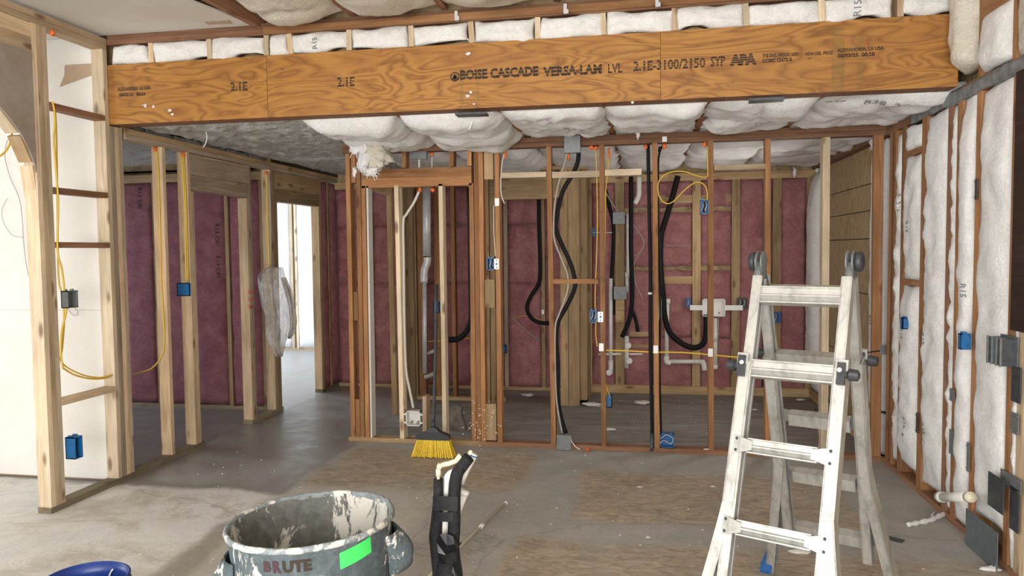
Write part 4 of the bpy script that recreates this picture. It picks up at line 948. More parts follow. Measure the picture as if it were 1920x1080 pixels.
# ================================================================== electrical boxes
def ebox(px, py, w, h, col, label, plane='Y', at_=YP, d=.06, plate=None, wires=0, open_=True, group=None, name='electrical_box'):
    """open-fronted box; on plane Y its mouth faces the camera, on plane X it faces -x"""
    c = W(px, py, **{plane: at_}); t = thing(name, (c.x, c.y, c.z-h/2), label, 'box', group)
    if plane == 'Y': A, N_ = X_, -Y_
    else: A, N_ = -Y_, -X_
    b_ = MB(); th = .003
    def sl(ca, cz, cn, ha, hz, hn):
        q = c + A*ca + Z_*cz - N_*cn
        b_.add([q + A*ha*a + Z_*hz*b - N_*hn*e for a in (-1, 1) for b in (-1, 1) for e in (-1, 1)], BF)
    sl(-w/2+th, 0, d/2, th, h/2, d/2); sl(w/2-th, 0, d/2, th, h/2, d/2); sl(0, h/2-th, d/2, w/2, th, d/2); sl(0, -h/2+th, d/2, w/2, th, d/2); sl(0, 0, d-th if open_ else th, w/2, h/2, th)
    for s in (-1, 1): sl(s*w*.3, h/2+.004, d*.4, .006, .006, d*.2)
    bd = b_.build('box_body', col, t)
    for k in range(wires):
        b_ = MB(); a0 = (k-(wires-1)/2)*w*.22
        b_.tube(smooth_path([c+A*a0+Z_*h*.38-N_*d*.7, c+A*(a0+.004)+Z_*h*.1-N_*d*.25, c+A*(a0-.006)-Z_*h*.2-N_*d*.3, c+A*(a0+.002)-Z_*h*.34-N_*d*.7], 4), .0035, 6); b_.build('wire', ('white_wire', 'black_hose', 'white_wire')[k % 3], t, True)
    if plate:
        b_ = MB(); q = c + A*plate[0] + N_*.006; pw, ph = plate[1], plate[2]
        b_.add([q + A*pw/2*a + Z_*ph/2*b + N_*.002*e for a in (-1, 1) for b in (-1, 1) for e in (-1, 1)], BF); pl_ = b_.build('mounting_plate', 'white_metal', t)
        for zz in (-ph*.32, 0, ph*.32):
            r2 = MB(); r2.lathe(q+Z_*zz+N_*.0022, [(.005 if zz else .009, 0), (.0001, .0006)], 10, Matrix((A, Z_, A.cross(Z_))).transposed()); r2.build('hole', 'blue_box' if not zz else 'tape_black', pl_)
    return t
ebox(343.5, 543, .115, .105, 'blue_box', 'blue double box high on the pale doorway stud of the left wall', 'Y', 5.395, .07, wires=0, open_=False)
ebox(130, 838, .065, .14, 'blue_box', 'blue box near the foot of the end post by the white wall', 'X', XL-.005, .07, open_=False)
ebox(124, 561, .085, .11, 'grey_plate', 'grey steel box on the end post with yellow cables through it', 'X', XL-.01, .05, open_=False)
ebox(920, 495, .062, .10, 'blue_box', 'blue box with white mounting plate on the wide central post', 'Y', YP-.004, .07, plate=(.050, .040, .085), wires=2)
ebox(1113, 594, .060, .10, 'blue_box', 'blue box with white plate above the horizontal yellow cable', 'Y', YP-.004, .07, plate=(.055, .042, .082), wires=3)
ebox(1321, 388, .062, .11, 'blue_box', 'blue box hanging under the yellow cable loop', 'Y', YP-.004, .07, wires=3)
ebox(1141, 752, .055, .105, 'blue_box', 'blue box at knee height on the stud, fed by two yellow cables', 'Y', YP+.095, .05, open_=False)
ebox(1251, 827, .105, .105, 'blue_box', 'blue double box on the floor plate holding a white wire loop', 'Y', YP-.004, .07, wires=0)
ebox(1113, 436, .050, .085, 'blue_box', 'small blue box on the back pillar with a steel bracket bar', 'Y', YK-.10, .06, wires=1)
ebox(1291, 568, .055, .10, 'blue_box', 'small blue box on the pink wall, left of the white valve box', 'Y', YK-.075, .05, wires=1)
ebox(1392, 569, .10, .11, 'dark_plate', 'dark box on the pink wall, right of the white valve box', 'Y', YK-.075, .05, wires=3)
ebox(1457, 596, .085, .11, 'blue_box', 'blue box on the back wall seen between the ladder rails', 'Y', YK-.075, .05, wires=2)
ebox(818, 577, .055, .10, 'blue_box', 'blue box behind the broom handle', 'Y', 6.6, .05, open_=False)
ebox(946, 655, .038, .09, 'blue_box', 'slim blue box low on the brown stud behind the partition', 'Y', YK-.05, .05, open_=False)
ebox(1690, 606, .040, .075, 'blue_box', 'blue box set in white insulation below the short block', 'X', XR-.07, .05, open_=False)
ebox(1799, 640, .038, .085, 'blue_box', 'blue box in white insulation halfway along the right wall', 'X', XR-.07, .05, open_=False)
bb = thing('electrical_box', (W(1871, 658, X=XR).x-.05, W(1871, 658, X=XR).y, W(1871, 700, X=XR).z), 'dark grey ribbed double box standing proud of the white insulation', 'box')
c = W(1871, 658, X=XR-.06)
for k, (dy, w_) in enumerate(((.045, .045), (-.002, .045), (-.05, .045))):
    MB().box(c+V((.02, dy, 0)), (.035, w_/2-.003, .065)).build('gang', ('dark_plate', 'grey_box', 'dark_plate')[k], bb)
MB().box(c+V((.050, 0, 0)), (.003, .085, .075)).build('mounting_plate', 'grey_box', bb)
for dy in (-.068, -.026, .021, .066): MB().box(c+V((-.018, dy, 0)), (.004, .004, .068)).build('rib', 'grey_plate', bb)
# white wire loop in the floor box
cable('wire_loop', [(1240, 822), (1250, 815), (1261, 822), (1258, 832), (1245, 826), (1238, 831)], .0025, 'white_wire', 'thin white wire curled out of the blue floor-plate box', 'cable', Y=YP-.012, n=6)

# grey steel junction covers and nail plates
def plate(px, py, w, h, mat, label, plane='Y', at_=YP, d=.006, cat='plate', name='nail_plate', lip=True):
    c = W(px, py, **{plane: at_}); b_ = MB()
    if plane == 'Y': b_.box(c+V((0, -d/2, 0)), (w/2, d/2, h/2)); e = X_
    else: b_.box(c+V((-d/2, 0, 0)), (d/2, w/2, h/2)); e = Y_
    for s in (-1, 1):
        for z in (-1, 1):
            q = c + e*s*w*.38 + Z_*z*h*.38; b_.box(q+(V((0, -d-.001, 0)) if plane == 'Y' else V((-d-.001, 0, 0))), (.003, .003, .003))
    return b_.build(name, mat, None, label=label, cat=cat)
plate(1074, 272, .125, .13, 'grey_plate', 'square grey steel plate on the top plate over the wavy black hose', d=.05, name='cover_plate')
plate(1160.5, 409, .13, .13, 'grey_plate', 'upper square grey steel plate on the back wall', at_=YK-.02, d=.03, name='cover_plate')
plate(1163, 549, .14, .14, 'grey_plate', 'lower square grey steel plate on the back wall', at_=YK-.05, d=.03, name='cover_plate')
plate(1058, 828, .115, .12, 'grey_plate', 'grey steel box on the floor plate at the foot of the black hose', at_=YP-.01, d=.03, name='cover_plate')
plate(786, 291, .14, .07, 'grey_plate', 'flat grey box tucked above the doorway header', at_=YP+.05, d=.03, name='cover_plate')
plate(1246, 261, .035, .04, 'white_metal', 'small bright clip on the partition top plate', at_=YP-.001, name='clip')
for x, y, t in ((932, 379, 'white nail plate on the central post, below the header'), (1127.5, 651, 'white nail plate at the left end of the horizontal yellow cable'), (1229.5, 655, 'white nail plate on the stud beside the straight black hose'), (1332, 661, 'white nail plate on the stud nearest the ladder')):
    plate(x, y, .036, .062, 'white_metal', t, at_=YP-.001)
plate(1018, 585, .028, .05, 'white_metal', 'white nail plate on the brown stud behind the partition', at_=YK-.05)
plate(1656, 656, .05, .065, 'grey_plate', 'grey nail plate on the corner post where the right wall starts', at_=YP-.001)
for x, y, w_, h_, mt, t in ((1906, 721, .085, .17, 'dark_plate', 'dark steel plate below the brown window cover'), (1903, 794, .075, .10, 'grey_plate', 'grey steel plate on pale boards, between two darker plates'), (1868, 924, .16, .17, 'dark_plate', 'dark steel plate at the foot of the widest white batt'), (1896, 903, .20, .07, 'grey_plate', 'horizontal grey steel strap beside two dark plates'), (1903, 955, .085, .21, 'dark_plate', 'lowest dark steel plate on the pale boards'), (1840, 1011, .36, .20, 'grey_box', 'long dark grey steel plate along the foot of the right wall'), (1789, 832, .12, .14, 'grey_plate', 'grey steel plate low between two narrow batts'), (1786, 741, .06, .07, 'grey_plate', 'small grey steel plate above a larger one between narrow batts'), (1816, 857, .03, .16, 'grey_plate', 'slim upright grey plate beside the bulging batt'), (1720, 793, .03, .13, 'dark_plate', 'slim dark plate on the stud beside the stamped batts'), (1831, 355, .025, .11, 'dark_plate', 'thin dark shim plate high on the right wall')):
    plate(x, y, w_, h_, mt, t, 'X', XR-(.045 if x in (1868, 1840) else .012), d=.004)
# dark straps and tape on the ceiling
for x0, y0, x1, y1, t in ((856, 216, 914, 214, 'dark strap across the ceiling batts near the beam centre'), (1404, 190, 1470, 186, 'wide dark strap under the ceiling batts right of centre')):
    a, b = W(x0, y0, Z=2.47), W(x1, y1, Z=2.47); o = board('ceiling_strap', a, b, Y_, .10, .012, 'dark_plate'); props(o, t, 'strap')

# ================================================================== hoses and pipes
cable('insulated_hose', [(1085, 285), (1083, 305), (1073, 328), (1057, 355), (1048, 385), (1043, 415), (1043, 432), (1055, 462), (1070, 495), (1078, 525), (1076, 545), (1062, 575), (1046, 605), (1043, 640), (1046, 690), (1045, 735), (1050, 775), (1061, 812)], .018, 'black_hose', 'wavy black insulated hose running floor to ceiling left of the partition middle', 'hose', Y=YP+.045, n=12)
cable('conduit', [(1064, 286), (1056, 315), (1046, 350), (1040, 385), (1038, 425), (1040, 452), (1054, 488), (1064, 515), (1065, 540), (1058, 565), (1048, 590), (1041, 615), (1041, 690), (1044, 755), (1054, 812)], .0075, 'grey_wire', 'slim grey conduit following the wavy black hose', 'cable', Y=YP+.01, n=8)
cable('insulated_hose', [(1215, 272), (1217, 380), (1219, 480), (1219.5, 540), (1219, 620), (1221, 720), (1223, 815)], .0145, 'black_hose', 'straight black insulated hose beside a stud in the partition', 'hose', Y=YP+.02, n=12)
MB().tube([W(1223, 812, Y=YP+.02), W(1222, 838, Y=YP+.0), W(1221, 846, Y=YP-.01)], [.019, .017, .012], 10).build('hose_fitting', 'dark_plate', None, True, label='dark fitting at the bottom end of the straight black hose', cat='fitting')
MB().tube([W(1219, 548, Y=YP+.02), W(1219, 552, Y=YP+.02)], .017, 10).build('hose_clip', 'white_metal', None, True, label='white clip ring around the straight black hose', cat='clip')
cable('insulated_hose', [(1241, 275), (1235, 295), (1234, 340), (1235, 420), (1238, 560), (1237, 700), (1240, 818)], .008, 'black_hose', 'thin black tube just right of the straight black hose', 'hose', Y=YP+.07, n=8)
cable('insulated_hose', [(1271, 330), (1262, 365), (1250, 405), (1240, 440), (1238, 480), (1240, 520), (1244, 560), (1246, 590), (1255, 622), (1275, 642), (1300, 652), (1318, 645), (1324, 625), (1324, 590)], .030, 'black_hose', 'thick black hose sweeping into a wide U on the pink wall', 'hose', Y=YK-.06, n=12)
cable('insulated_hose', [(1010, 374), (1011, 430), (1013, 500), (1010, 532), (995, 556), (988, 578), (996, 596), (1012, 605), (1032, 606)], .022, 'black_hose', 'black hose curling round at waist height in the doorway behind the partition', 'hose', Y=YK-.06, n=12)
cable('insulated_hose', [(1135, 355), (1142, 385), (1150, 420), (1150, 470), (1147, 520), (1150, 560), (1152, 590)], .022, 'black_hose', 'black hose passing behind the upper grey plate on the back wall', 'hose', Y=YK-.01, n=10)
cable('insulated_hose', [(1183, 331), (1183, 400), (1183, 470), (1185, 530), (1184, 575), (1178, 605), (1166, 632)], .024, 'black_hose', 'black hose dropping to a bent fitting over the capped drains', 'hose', Y=YK-.08, n=12)
cable('insulated_hose', [(1184, 580), (1192, 600), (1196, 622)], .020, 'black_hose', 'short black branch hose over the capped drains', 'hose', Y=YK-.08, n=10)
cable('insulated_hose', [(880, 352), (882, 420), (883, 520), (884, 590), (878, 615), (862, 634), (842, 637)], .030, 'black_hose', 'black hose seen past the right side of the partition doorway', 'hose', Y=7.3, n=10)
cable('insulated_hose', [(1238, 275), (1236, 285)], .012, 'black_hose', 'black tube end at the top plate', 'hose', Y=YP+.05, n=8)
def pipe(name, runs, label, cat='pipe', mat='pvc', plane=YK, smooth=0, caps=()):
    t = thing(name, W(runs[0][1][0][0], runs[0][1][0][1], Y=plane), label, cat)
    for nm, pts, r in runs:
        q = [W(p[0], p[1], Y=plane+(p[2] if len(p) > 2 else 0)) for p in pts]
        MB().tube(smooth_path(q, 4) if len(q) > 2 else q, r, 12).build(nm, mat, t, True)
    for x, y, r, dy in caps:
        c = W(x, y, Y=plane+dy); MB().tube([c, c+V((0, .004, 0)), c+V((0, .06, 0))], [r*.92, r, r], 16).build('cap', mat, t)
    return t
pipe('metal_flue', [('flue_pipe', [(800, 352), (800.5, 480)], .042), ('flue_elbow', [(801, 482), (801, 492), (796, 506), (795, 530)], .040), ('flue_pipe', [(796, 530), (797, 700)], .022)], 'silvery galvanised duct dropping from above inside the partition doorway', 'duct', 'zinc', 7.2)
pipe('vent_pipe', [('pipe_run', [(1198, 331), (1198, 352), (1197, 368), (1190, 382)], .030), ('pipe_run', [(1178, 400), (1178, 505), (1176, 515)], .022), ('pipe_run', [(1176, 515), (1176, 548)], .020), ('coupling', [(1176, 510), (1176, 520)], .026)], 'dusty white vent pipe with an elbow high on the back wall', plane=YK-.04)
pipe('drain_pipe', [('pipe_run', [(1145, 522), (1145, 690)], .022), ('coupling', [(1145, 676), (1145, 700)], .028)], 'upright cream drain pipe ending in a round cap left of the double drains', mat='pvc', plane=YK-.03, caps=((1142, 699, .034, -.06),))
pipe('drain_pipe', [('pipe_run', [(1175, 630), (1175, 690)], .026), ('cross_pipe', [(1122, 664), (1165, 664)], .014), ('cross_pipe', [(1172, 664), (1205, 664)], .012)], 'white double drain with two round caps on the back wall', plane=YK-.03, caps=((1178, 648, .034, -.06), (1180, 677, .034, -.06)))
pipe('drain_pipe', [('pipe_run', [(1251, 560), (1250, 675)], .024), ('coupling', [(1252, 560), (1252, 570)], .029), ('elbow', [(1250, 668), (1250, 678), (1258, 680)], .032), ('pipe_run', [(1256, 678), (1318, 678)], .024), ('elbow', [(1316, 676), (1320, 684), (1321, 694)], .030)], 'cream drain pipe turning sideways below the thick black hose', plane=YK-.03)
pipe('drain_pipe', [('pipe_run', [(1341, 596), (1341, 690)], .026), ('coupling', [(1341, 622), (1341, 640)], .031), ('coupling', [(1341, 684), (1341, 692)], .031)], 'white drain pipe under the valve box behind the stud', plane=YK-.03)
pipe('supply_pipe', [('pipe_run', [(1239, 552), (1239, 565), (1237, 600)], .020)], 'short white trap end beside the thick black hose', plane=YK-.06)
pipe('supply_pipe', [('pipe_run', [(1347, 592), (1347, 634)], .006)], 'thin copper-coloured riser under the valve box', mat='grey_wire', plane=YK-.05)
pipe('drain_pipe', [('pipe_run', [(796, 600, 0), (797, 700)], .024), ('pipe_run', [(797, 665), (820, 655)], .020), ('pipe_run', [(797, 708), (815, 700)], .022)], 'dark branched drain behind the broom handle', mat='grey_wire', plane=7.3)
# valve boxes
def valve_box(px, py, w, h, Y, label, d=.07, arms=(.05, .05)):
    c = W(px, py, Y=Y); t = thing('valve_box', (c.x, c.y, c.z-h/2), label, 'box'); b_ = MB(); th = .004
    for s in (-1, 1): b_.box(c+V((s*(w/2-th), d/2, 0)), (th, d/2, h/2)); b_.box(c+V((0, d/2, s*(h/2-th))), (w/2, d/2, th))
    b_.box(c+V((0, d-th, 0)), (w/2, th, h/2)); b_.build('box_body', 'white_plastic', t)
    for s, a in zip((-1, 1), arms):
        for z in (-h*.28, h*.28) if a < .1 else (0,): MB().bar(c+V((s*w/2, .002, z)), c+V((s*(w/2+a), .002, z)), Z_, .014 if a < .1 else .055, .004).build('mounting_arm', 'white_plastic', t)
    for s in (-.2, .25): MB().tube([c+V((s*w, d*.2, -h*.30)), c+V((s*w, d*.8, -h*.30))], .010, 8).build('valve', 'grey_wire', t, True)
    return t
valve_box(774.5, 785, .125, .125, YP+.0, 'white plastic outlet box near the floor between pale doorway studs', arms=(.02, .02))
valve_box(1338.5, 577, .24, .19, YK-.10, 'white washer valve box with long mounting arms on the pink wall', arms=(.13, .18))

# ================================================================== cables
cable('yellow_cable', [(98, 190), (102, 208), (103, 240), (101, 262), (106, 330), (109, 380), (108, 470), (116, 505), (122, 555), (124, 585), (116, 620), (114, 660), (118, 690)], .006, 'yellow_wire', 'yellow cable clipped down the end post of the left wall', 'cable', X=XL+.006)
cable('yellow_cable', [(103, 205), (106, 260), (108, 420), (110, 520), (118, 560), (120, 610), (117, 650), (116, 680), (150, 701), (185, 708), (210, 703)], .005, 'yellow_wire', 'second yellow cable down the end post, bending sideways above the lowest rung', 'cable', X=XL-.01)
cable('yellow_cable', [(118, 690), (140, 703), (170, 710), (196, 709), (212, 704)], .006, 'yellow_wire', 'yellow cable crossing the ladder-like frame above its lowest rung', 'cable', X=XL-.03)
cable('yellow_cable', [(293, 282), (297, 330), (299, 400), (301, 470), (302, 520), (306, 590), (308, 640), (303, 668), (285, 690), (262, 699), (248, 702)], .006, 'yellow_wire', 'yellow cable dropping along a stud and swinging left to the post', 'cable', Y=5.09)
cable('yellow_cable', [(341, 292), (344, 340), (347, 400), (348, 470), (350, 528)], .006, 'yellow_wire', 'yellow cable dropping to the high blue double box', 'cable', Y=5.40)
cable('yellow_cable', [(344, 292), (348, 360), (350, 430), (353, 528)], .005, 'yellow_wire', 'second yellow cable into the high blue double box', 'cable', Y=5.395)
cable('yellow_cable', [(500, 325), (501, 380), (503, 440), (505, 500)], .008, 'yellow_wire', 'yellow cables strapped above the hanging plastic sheet', 'cable', Y=6.72)
cable('grey_cable', [(504, 325), (507, 400), (508, 500)], .007, 'grey_wire', 'grey cable strapped beside yellow ones above the plastic sheet', 'cable', Y=6.73)
cable('yellow_cable', [(1327, 275), (1327, 320), (1325, 332), (1308, 330), (1285, 322), (1262, 322), (1243, 330), (1234, 345), (1236, 368), (1248, 381), (1262, 378), (1285, 355), (1305, 342), (1320, 346), (1326, 360), (1326, 376)], .0045, 'yellow_wire', 'bright yellow cable making a big loop by the stud', 'cable', Y=YP-.012)
cable('yellow_cable', [(1136, 657), (1170, 657.5), (1220, 660), (1280, 661), (1330, 665), (1372, 669), (1393, 670)], .006, 'yellow_wire', 'horizontal yellow cable threaded through the partition studs', 'cable', Y=YP+.03)
cable('yellow_cable', [(1117, 280), (1119, 330), (1120, 420), (1118, 500), (1116, 545), (1116, 580)], .004, 'yellow_wire', 'yellow cable on the left of the stud down to the plated blue box', 'cable', Y=YP+.02)
cable('yellow_cable', [(1142, 300), (1139, 330), (1134, 370), (1133, 440), (1132, 520), (1131, 600), (1133, 660), (1135, 715), (1143, 742)], .0045, 'yellow_wire', 'yellow cable on the right of the stud down to the knee-height blue box', 'cable', Y=YP+.05)
cable('yellow_cable', [(1140, 290), (1136, 360), (1134, 470), (1132, 560), (1134, 640), (1133, 700), (1138, 743)], .004, 'yellow_wire', 'second yellow cable into the knee-height blue box', 'cable', Y=YP+.065)
cable('yellow_cable', [(1118, 600), (1117, 625), (1120, 650)], .004, 'yellow_wire', 'short yellow cable under the plated blue box', 'cable', Y=YP+.02)
cable('white_cable', [(946, 285), (941, 310), (939, 340), (940, 365), (946, 382)], .005, 'white_wire', 'white cable dangling right of the central post', 'cable', Y=YP+.0)
cable('white_cable', [(926, 385), (926, 430), (929, 480)], .004, 'white_wire', 'white cable going down to the plated box on the central post', 'cable', Y=YP+.0)
cable('white_conduit', [(786, 358), (776, 380), (762, 402), (756, 418), (757, 500), (758, 600), (761, 690), (768, 730), (775, 765)], .011, 'white_wire', 'pale flexible tube running down the thin stud to the white outlet box', 'cable', Y=YP+.06, n=10)
cable('white_conduit', [(786, 293), (786, 315)], .009, 'white_wire', 'stub of pale tube above the doorway header', 'cable', Y=YP+.06)
cable('white_cable', [(810, 290), (810, 315)], .005, 'white_wire', 'thin cable below an orange plug above the doorway header', 'cable', Y=YP+.06)
cable('white_cable', [(1172, 400), (1190, 425), (1204, 445), (1207, 460), (1196, 480), (1188, 500), (1192, 530), (1204, 558)], .006, 'grey_wire', 'looping grey cables from the upper plate on the back wall', 'cable', Y=YK-.05)
cable('white_cable', [(1135, 360), (1150, 385), (1160, 397)], .007, 'grey_wire', 'grey cable rising from the upper plate on the back wall', 'cable', Y=YK-.05)
cable('white_cable', [(1245, 460), (1294, 461)], .004, 'grey_wire', 'thin horizontal wire across the pink batt', 'cable', Y=YK-.04)
cable('tan_cable', [(1015, 600), (985, 592), (962, 597)], .004, 'yellow_wire', 'faint yellow cable across the pink wall in the inner doorway', 'cable', Y=YK-.05)
cable('tan_cable', [(1012, 640), (985, 618), (963, 598)], .005, 'grey_wire', 'slanting cable across the pink wall in the inner doorway', 'cable', Y=YK-.05)
MB().tube([W(1096, 436, Y=YK-.10), W(1148, 436, Y=YK-.10)], .006, 6).build('bracket_bar', 'zinc', None, True, label='thin steel bracket bar across the bay beside the small blue box', cat='bracket')
cable('tan_cable', [(800, 640), (838, 638), (880, 634)], .004, 'yellow_wire', 'thin yellow cable behind the broom handle', 'cable', Y=7.4)
cable('yellow_cable', [(0, 293), (10, 284), (18, 270), (22, 250), (20, 238)], .006, 'yellow_wire', 'yellow cable end hanging inside the arch', 'cable', X=XL-.12)
cable('grey_cable', [(14, 262), (9, 290), (18, 330), (36, 372), (42, 415), (44, 450), (50, 500), (62, 545)], .0025, 'grey_wire', 'thin grey wire dangling in front of the white wall through the arch', 'cable', Y=4.50, n=6)
cable('grey_cable', [(42, 445), (22, 440), (6, 415), (4, 392), (14, 372)], .002, 'grey_wire', 'fine grey wire curl on the white wall through the arch', 'cable', Y=4.50, n=6)
cable('grey_cable', [(146, 545), (132, 560), (128, 580), (140, 592), (146, 585), (138, 575)], .002, 'grey_wire', 'fine wire squiggle on the white wall beside the grey box', 'cable', Y=4.53, n=6)
cable('black_cable', [(1605, 663), (1625, 661), (1650, 658)], .004, 'black_hose', 'thin dark wire from the corner post to the ladder height', 'cable', Y=YP-.02, n=6)
cable('black_cable', [(1133, 528), (1128, 520), (1124, 526), (1127, 530)], .002, 'tape_black', 'small black wire ring on the stud by the middle block', 'cable', Y=YP-.005, n=6)
cable('wire_strand', [(385, 243), (388, 256), (386, 268), (381, 276)], .004, 'white_metal', 'white plastic strip dangling from the dusty ceiling', 'strip', Y=5.0)
cable('wire_strand', [(884, 219), (885, 230), (879, 243)], .005, 'white_metal', 'white strip dangling under the beam beside the dark strap', 'strip', Y=4.75)

# fire-stop foam blobs: one thing each
fo = [(98, 62, 4.04, 'beside the top of the end post'), (290, 279, 5.09, 'over the lone yellow cable'), (343, 289, 5.40, 'over the yellow cables of the doorway stud'), (499, 324, 6.72, 'over the strapped cables'), (810, 289, YP+.05, 'above the doorway header'), (787, 356, YP+.05, 'under the header, left one of two'), (811, 356, YP+.05, 'under the header, right one of two'), (948, 289, YP+.0, 'atop the white cable by the central post'),
      (1066, 292, YP+.03, 'beside the big grey cover plate'), (1109, 277, YP+.02, 'left one of the pair by the second stud'), (1117, 278, YP+.02, 'right one of the pair by the second stud'), (1142, 287, YP+.05, 'long drip over the twin yellow cables'), (1211, 275, YP+.01, 'at the top of the straight black hose'), (1246, 274, YP+.04, 'at the top of the thin black tube'), (1321, 271, YP+.01, 'at the top of the looped yellow cable')]
for i, (x, y, Y, t) in enumerate(fo):
    st = (1, .7, 1.0) if i not in (7, 8, 11) else (.7, .6, 2.6)
    tuft('foam_blob', W(x, y, Y=Y-.005), .014 if st[0] == .7 else .017, 50+i, 'orange_foam', None, st, (9, 7), label='orange fire-stop foam '+t, cat='foam')

# ================================================================== hanging things
def sheet_mesh(name, rows, Y, seed, mat, label, cat, amp=.05):
    b_ = MB(); rr = random.Random(seed); m_ = 12
    for j, (y, xa, xb) in enumerate(rows):
        for i in range(m_+1):
            s = i/m_; p = W(xa+(xb-xa)*s, y, Y=Y); p.y += amp*math.sin(s*15+j*.35)*.6 + amp*noise.noise(V((s*5, j*.5, seed)))-.04; b_.v.append(p)
    for j in range(len(rows)-1):
        for i in range(m_): b_.f.append((j*(m_+1)+i, j*(m_+1)+i+1, (j+1)*(m_+1)+i+1, (j+1)*(m_+1)+i))
    o = b_.build(name, mat, None, True, label=label, cat=cat); o.modifiers.new('thickness', 'SOLIDIFY').thickness = .002; return o
sheet_mesh('plastic_sheet', [(501, 508, 530), (506, 494, 534), (515, 486, 537), (530, 485, 542), (548, 487, 546), (570, 490, 549), (590, 498, 549), (610, 500, 551), (625, 500, 548), (640, 505, 540), (655, 516, 537), (667, 524, 534)], 6.66, 4, 'sheet', 'crumpled translucent plastic sheet hanging by the bright doorway', 'sheet', .05)
sheet_mesh('plastic_sheet', [(520, 530, 538), (545, 538, 549), (570, 543, 556), (600, 545, 560), (620, 545, 558), (634, 543, 549)], 6.76, 6, 'sheet', 'thin edge of plastic sheet catching light in the bright doorway', 'sheet', .03)
b_ = MB(); hi = thing('torn_insulation', W(690, 335, Y=5.40), 'torn tuft of white insulation hanging over the doorway corner', 'insulation')
tuft('tuft', W(712, 288, Y=5.40), .085, 71, 'cream_batt', hi, (1.0, .8, 1.2), (20, 14), 4)
tuft('tuft', W(686, 292, Y=5.38), .072, 72, 'white', hi, (.75, .7, 1.9), (20, 14), 14)
tuft('tuft', W(668, 277, Y=5.39), .045, 73, 'white', hi, (1.0, .6, 1.2), (14, 10), 10)
tuft('tuft', W(694, 322, Y=5.38), .045, 74, 'white', hi, (1.5, .6, .7), (14, 10), 12)
tuft('tuft', W(665, 322, Y=5.39), .020, 75, 'white', hi, (.9, .5, 1.8), (12, 8), 8)
for i, (x, y, s, t) in enumerate(((1196, 252, .018, 'small tuft of insulation under the ceiling near the partition centre'), (1490, 322, .026, 'wisp of insulation hanging above the back wall'), (1533, 318, .030, 'ragged insulation scrap at the corner of the back wall'), (1637, 270, .03, 'torn batt corner at the top of the right wall bay'))):
    tuft('insulation_scrap', W(x, y, Y=(5.75, 8.1, 8.15, 6.1)[i]), s, 80+i, 'white', None, (.8, .6, 1.8), (9, 7), 5, label=t, cat='insulation')

# ================================================================== things on the floor
ds = W(857, 806, Z=0); b_ = MB()
pr_ = [(-.075, 0), (.085, 0), (.075, .05), (.045, .12), (.035, .20), (.0, .22), (-.05, .20), (-.07, .10)]
for y in (-.03, .04): b_.v += [V((ds.x+p[0]*1.0, ds.y+y+p[1]*.15, p[1])) for p in pr_]
b_.f = [tuple(range(8)), tuple(range(8, 16))] + [(i, (i+1) % 8, 8+(i+1) % 8, 8+i) for i in range(8)]
b_.build('dustpan_blade', 'dust_grey', None, label='dusty grey scoop standing behind the partition doorway', cat='scoop')
r0_, r1_ = W(950, 942, Z=.012), W(700, 1180, Z=.012)
t = thing('thin_pipe', r0_, 'thin white pipe with a coupling lying across the screed', 'pipe')
MB().tube([r0_, r1_], .007, 8).build('pipe_run', 'pvc_cream', t, True)
MB().tube([r0_.lerp(r1_, .0), r0_.lerp(r1_, .012)], .012, 8).build('pipe_end', 'pvc', t, True); MB().tube([r0_.lerp(r1_, .235), r0_.lerp(r1_, .27)], .013, 8).build('coupling', 'pvc', t, True)
vp = V((XR-.05, 4.72, .25)); a, b = W(1762, 932, X=XR-.10), W(1820, 932, X=XR-.10)
t = thing('vent_stub', (a.x, a.y, a.z), 'white plastic pipe stub lying along the foot of the right wall', 'pipe')
MB().tube([a, b], .026, 18).build('pipe_run', 'pvc', t, True); MB().tube([a, a.lerp(b, .12)], .030, 18).build('pipe_collar', 'pvc', t, True); MB().tube([a.lerp(b, .93), b.lerp(a, -.02)], .0275, 18).build('pipe_collar', 'pvc_cream', t, True)
cr = random.Random(9)
q0 = W(1681, 1011, Z=.002); MB().bar(W(1661, 1007, Z=.003), W(1694, 1015, Z=.003), X_, .05, .003).build('tape_piece', 'tape_black', label='short piece of black tape flat on the floor right of the ladder', cat='tape')
tuft('wall_scrap', W(1502, 1034, Z=.010), .030, 91, 'scrap', None, (1.9, .8, .35), (12, 7), 2, label='crumpled white scrap on the floor inside the ladder legs', cat='scrap')
pth = [(1702, 984), (1722, 980), (1745, 975), (1760, 968), (1775, 962)]
t = thing('insulation_strand', W(1740, 978, Z=0), 'curled strand of white insulation on the floor by the right wall', 'insulation')
MB().tube(smooth_path([W(x, y, Z=.014) for x, y in pth], 4), [.010+.008*cr.random() for _ in range(17)], 7).build('strand', 'white', t, True)
MB().tube(smooth_path([W(x, y, Z=.012) for x, y in ((1752, 973), (1748, 966), (1752, 960))], 3), [.012, .010, .009, .008, .006, .005, .004], 6).build('strand', 'white', t, True)
tuft('insulation_scrap', W(1856, 1066, Z=.012), .022, 93, 'white', None, (2.6, .8, .5), (10, 7), 3, label='flat white insulation scrap at the near end of the right wall', cat='insulation')
tuft('wire_nut', W(1102, 843, Z=.012), .014, 94, 'orange_foam', None, (1.4, 1, .8), (9, 6), label='orange lump of foam on the floor by the grey box', cat='foam')
cable('white_cable', [(1070, 818), (1072, 828), (1080, 838), (1088, 843)], .004, 'white_metal', 'white cable end lying at the foot of the grey steel box', 'cable', Y=YP-.03)
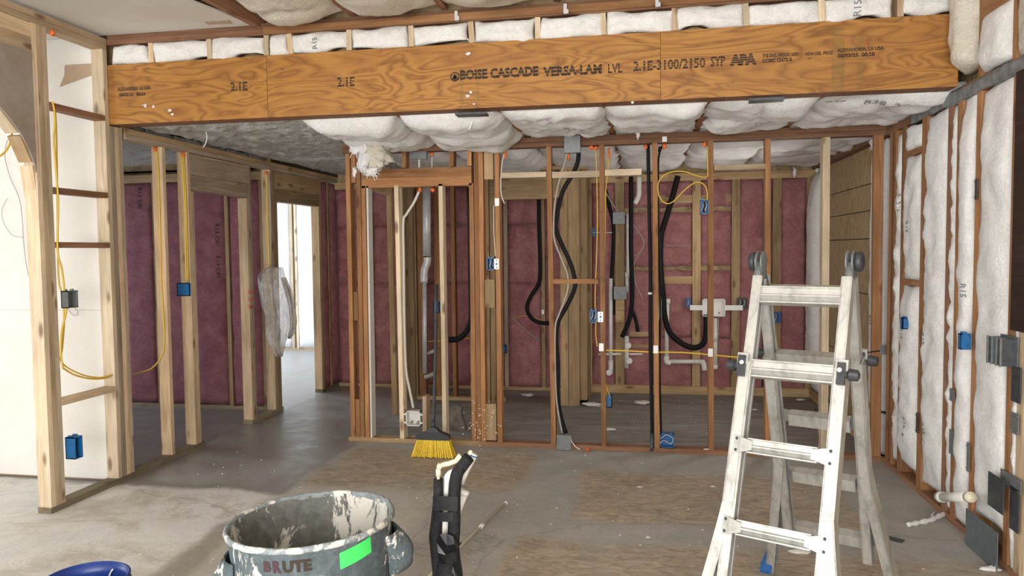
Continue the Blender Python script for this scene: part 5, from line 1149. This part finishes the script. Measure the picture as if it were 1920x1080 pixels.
for i, (x, y, s, t) in enumerate(((1200, 913, .013, 'pale chip on the glue patch in front of the partition'), (1215, 1007, .008, 'tiny pale chip between glue patches'), (1337, 912, .010, 'pale flake left of the ladder'), (990, 740, .05, 'flat paper scrap on the floor of the inner doorway'), (1110, 758, .06, 'flat cardboard scrap below the back wall'), (1205, 755, .06, 'wrinkled plastic scrap below the double drains'), (1145, 805, .035, 'small white scrap behind the stud'), (1415, 768, .02, 'pale crumb behind the ladder rung'), (1500, 749, .03, 'tan scrap by the back wall plate'), (745, 823, .010, 'pale crumb on the doorway floor plate'), (775, 818, .008, 'small crumb below the white outlet box'), (868, 742, .03, 'dark crumpled scrap by the inner washroom plate'), (1325, 842, .016, 'bit of clear plastic on the partition floor plate'), (1533, 768, .022, 'dark knot of wire on the floor behind the ladder'))):
    tuft('floor_scrap', W(x, y, Z=s*.3+(.038 if y in (823, 818, 842) else 0)), s, 120+i, 'dark_debris' if 'dark' in t else 'scrap', None, (1.6, 1.1, .28), (9, 6), label=t, cat='scrap')
# crumbs nobody would count
for part_, (cnt, bx_) in enumerate(((220, (-3.4, 1.6, 2.6, 5.75)), (60, (-.45, 1.5, 6.0, 8.0)))):
    b_ = MB()
    for i in range(cnt):
        x, y = cr.uniform(bx_[0], bx_[1]), cr.uniform(bx_[2], bx_[3])
        s = cr.uniform(.001, .0034); b_.box((x, y, s*.6), (s*cr.uniform(.6, 1.8), s, s*.6), Matrix.Rotation(cr.uniform(0, 3), 3, 'Z'))
    b_.build('crumbs', 'scrap', label=('pale crumbs of compound and wood scattered over the open slab', 'pale crumbs scattered over the dark slab behind the partition')[part_], cat='debris', kind='stuff')
b_ = MB()      # splatter on the posts by the doorway
for i in range(60):
    x, y = cr.gauss(905, 16), cr.gauss(795, 22); p = W(x, y, Y=YP-.002); s = cr.uniform(.002, .006); b_.box(p, (s, .002, s*.8), Matrix.Rotation(cr.uniform(0, 3), 3, 'Y'))
b_.build('splatter', 'scrap', WM, kind='stuff')
# rusty staples and lumber marks
wprint(POST, '26', 469, 547, .04, 'ink_red', 0, .05, Y=6.30); wprint(POST, '24', 469, 561, .035, 'ink_red', 0, .045, Y=6.30); wprint(POST, 'EM', 470, 575, .035, 'ink_red', 0, .045, Y=6.30)
for q, x, y in ((SB[6], 410, 500), (SB[6], 408, 440), (SB[4], 262, 372)): wprint(q, 'R13 CRI', x, y, .04, 'ink_plum', -90, .22, Y=6.87)
# metal clips on the ceiling plates of the near room
for i, (x, y) in enumerate(((856, 30), (1060, 17), (1232, 4))):
    c = W(x, y, Y=YB-.03); MB().box(c, (.010, .012, .028)).box(c+V((.006, -.012, -.018)), (.014, .004, .012)).build('strap_clip', 'zinc', None, label=('left', 'middle', 'right')[i]+' galvanised clip on the joists above the beam, counting three', cat='clip')
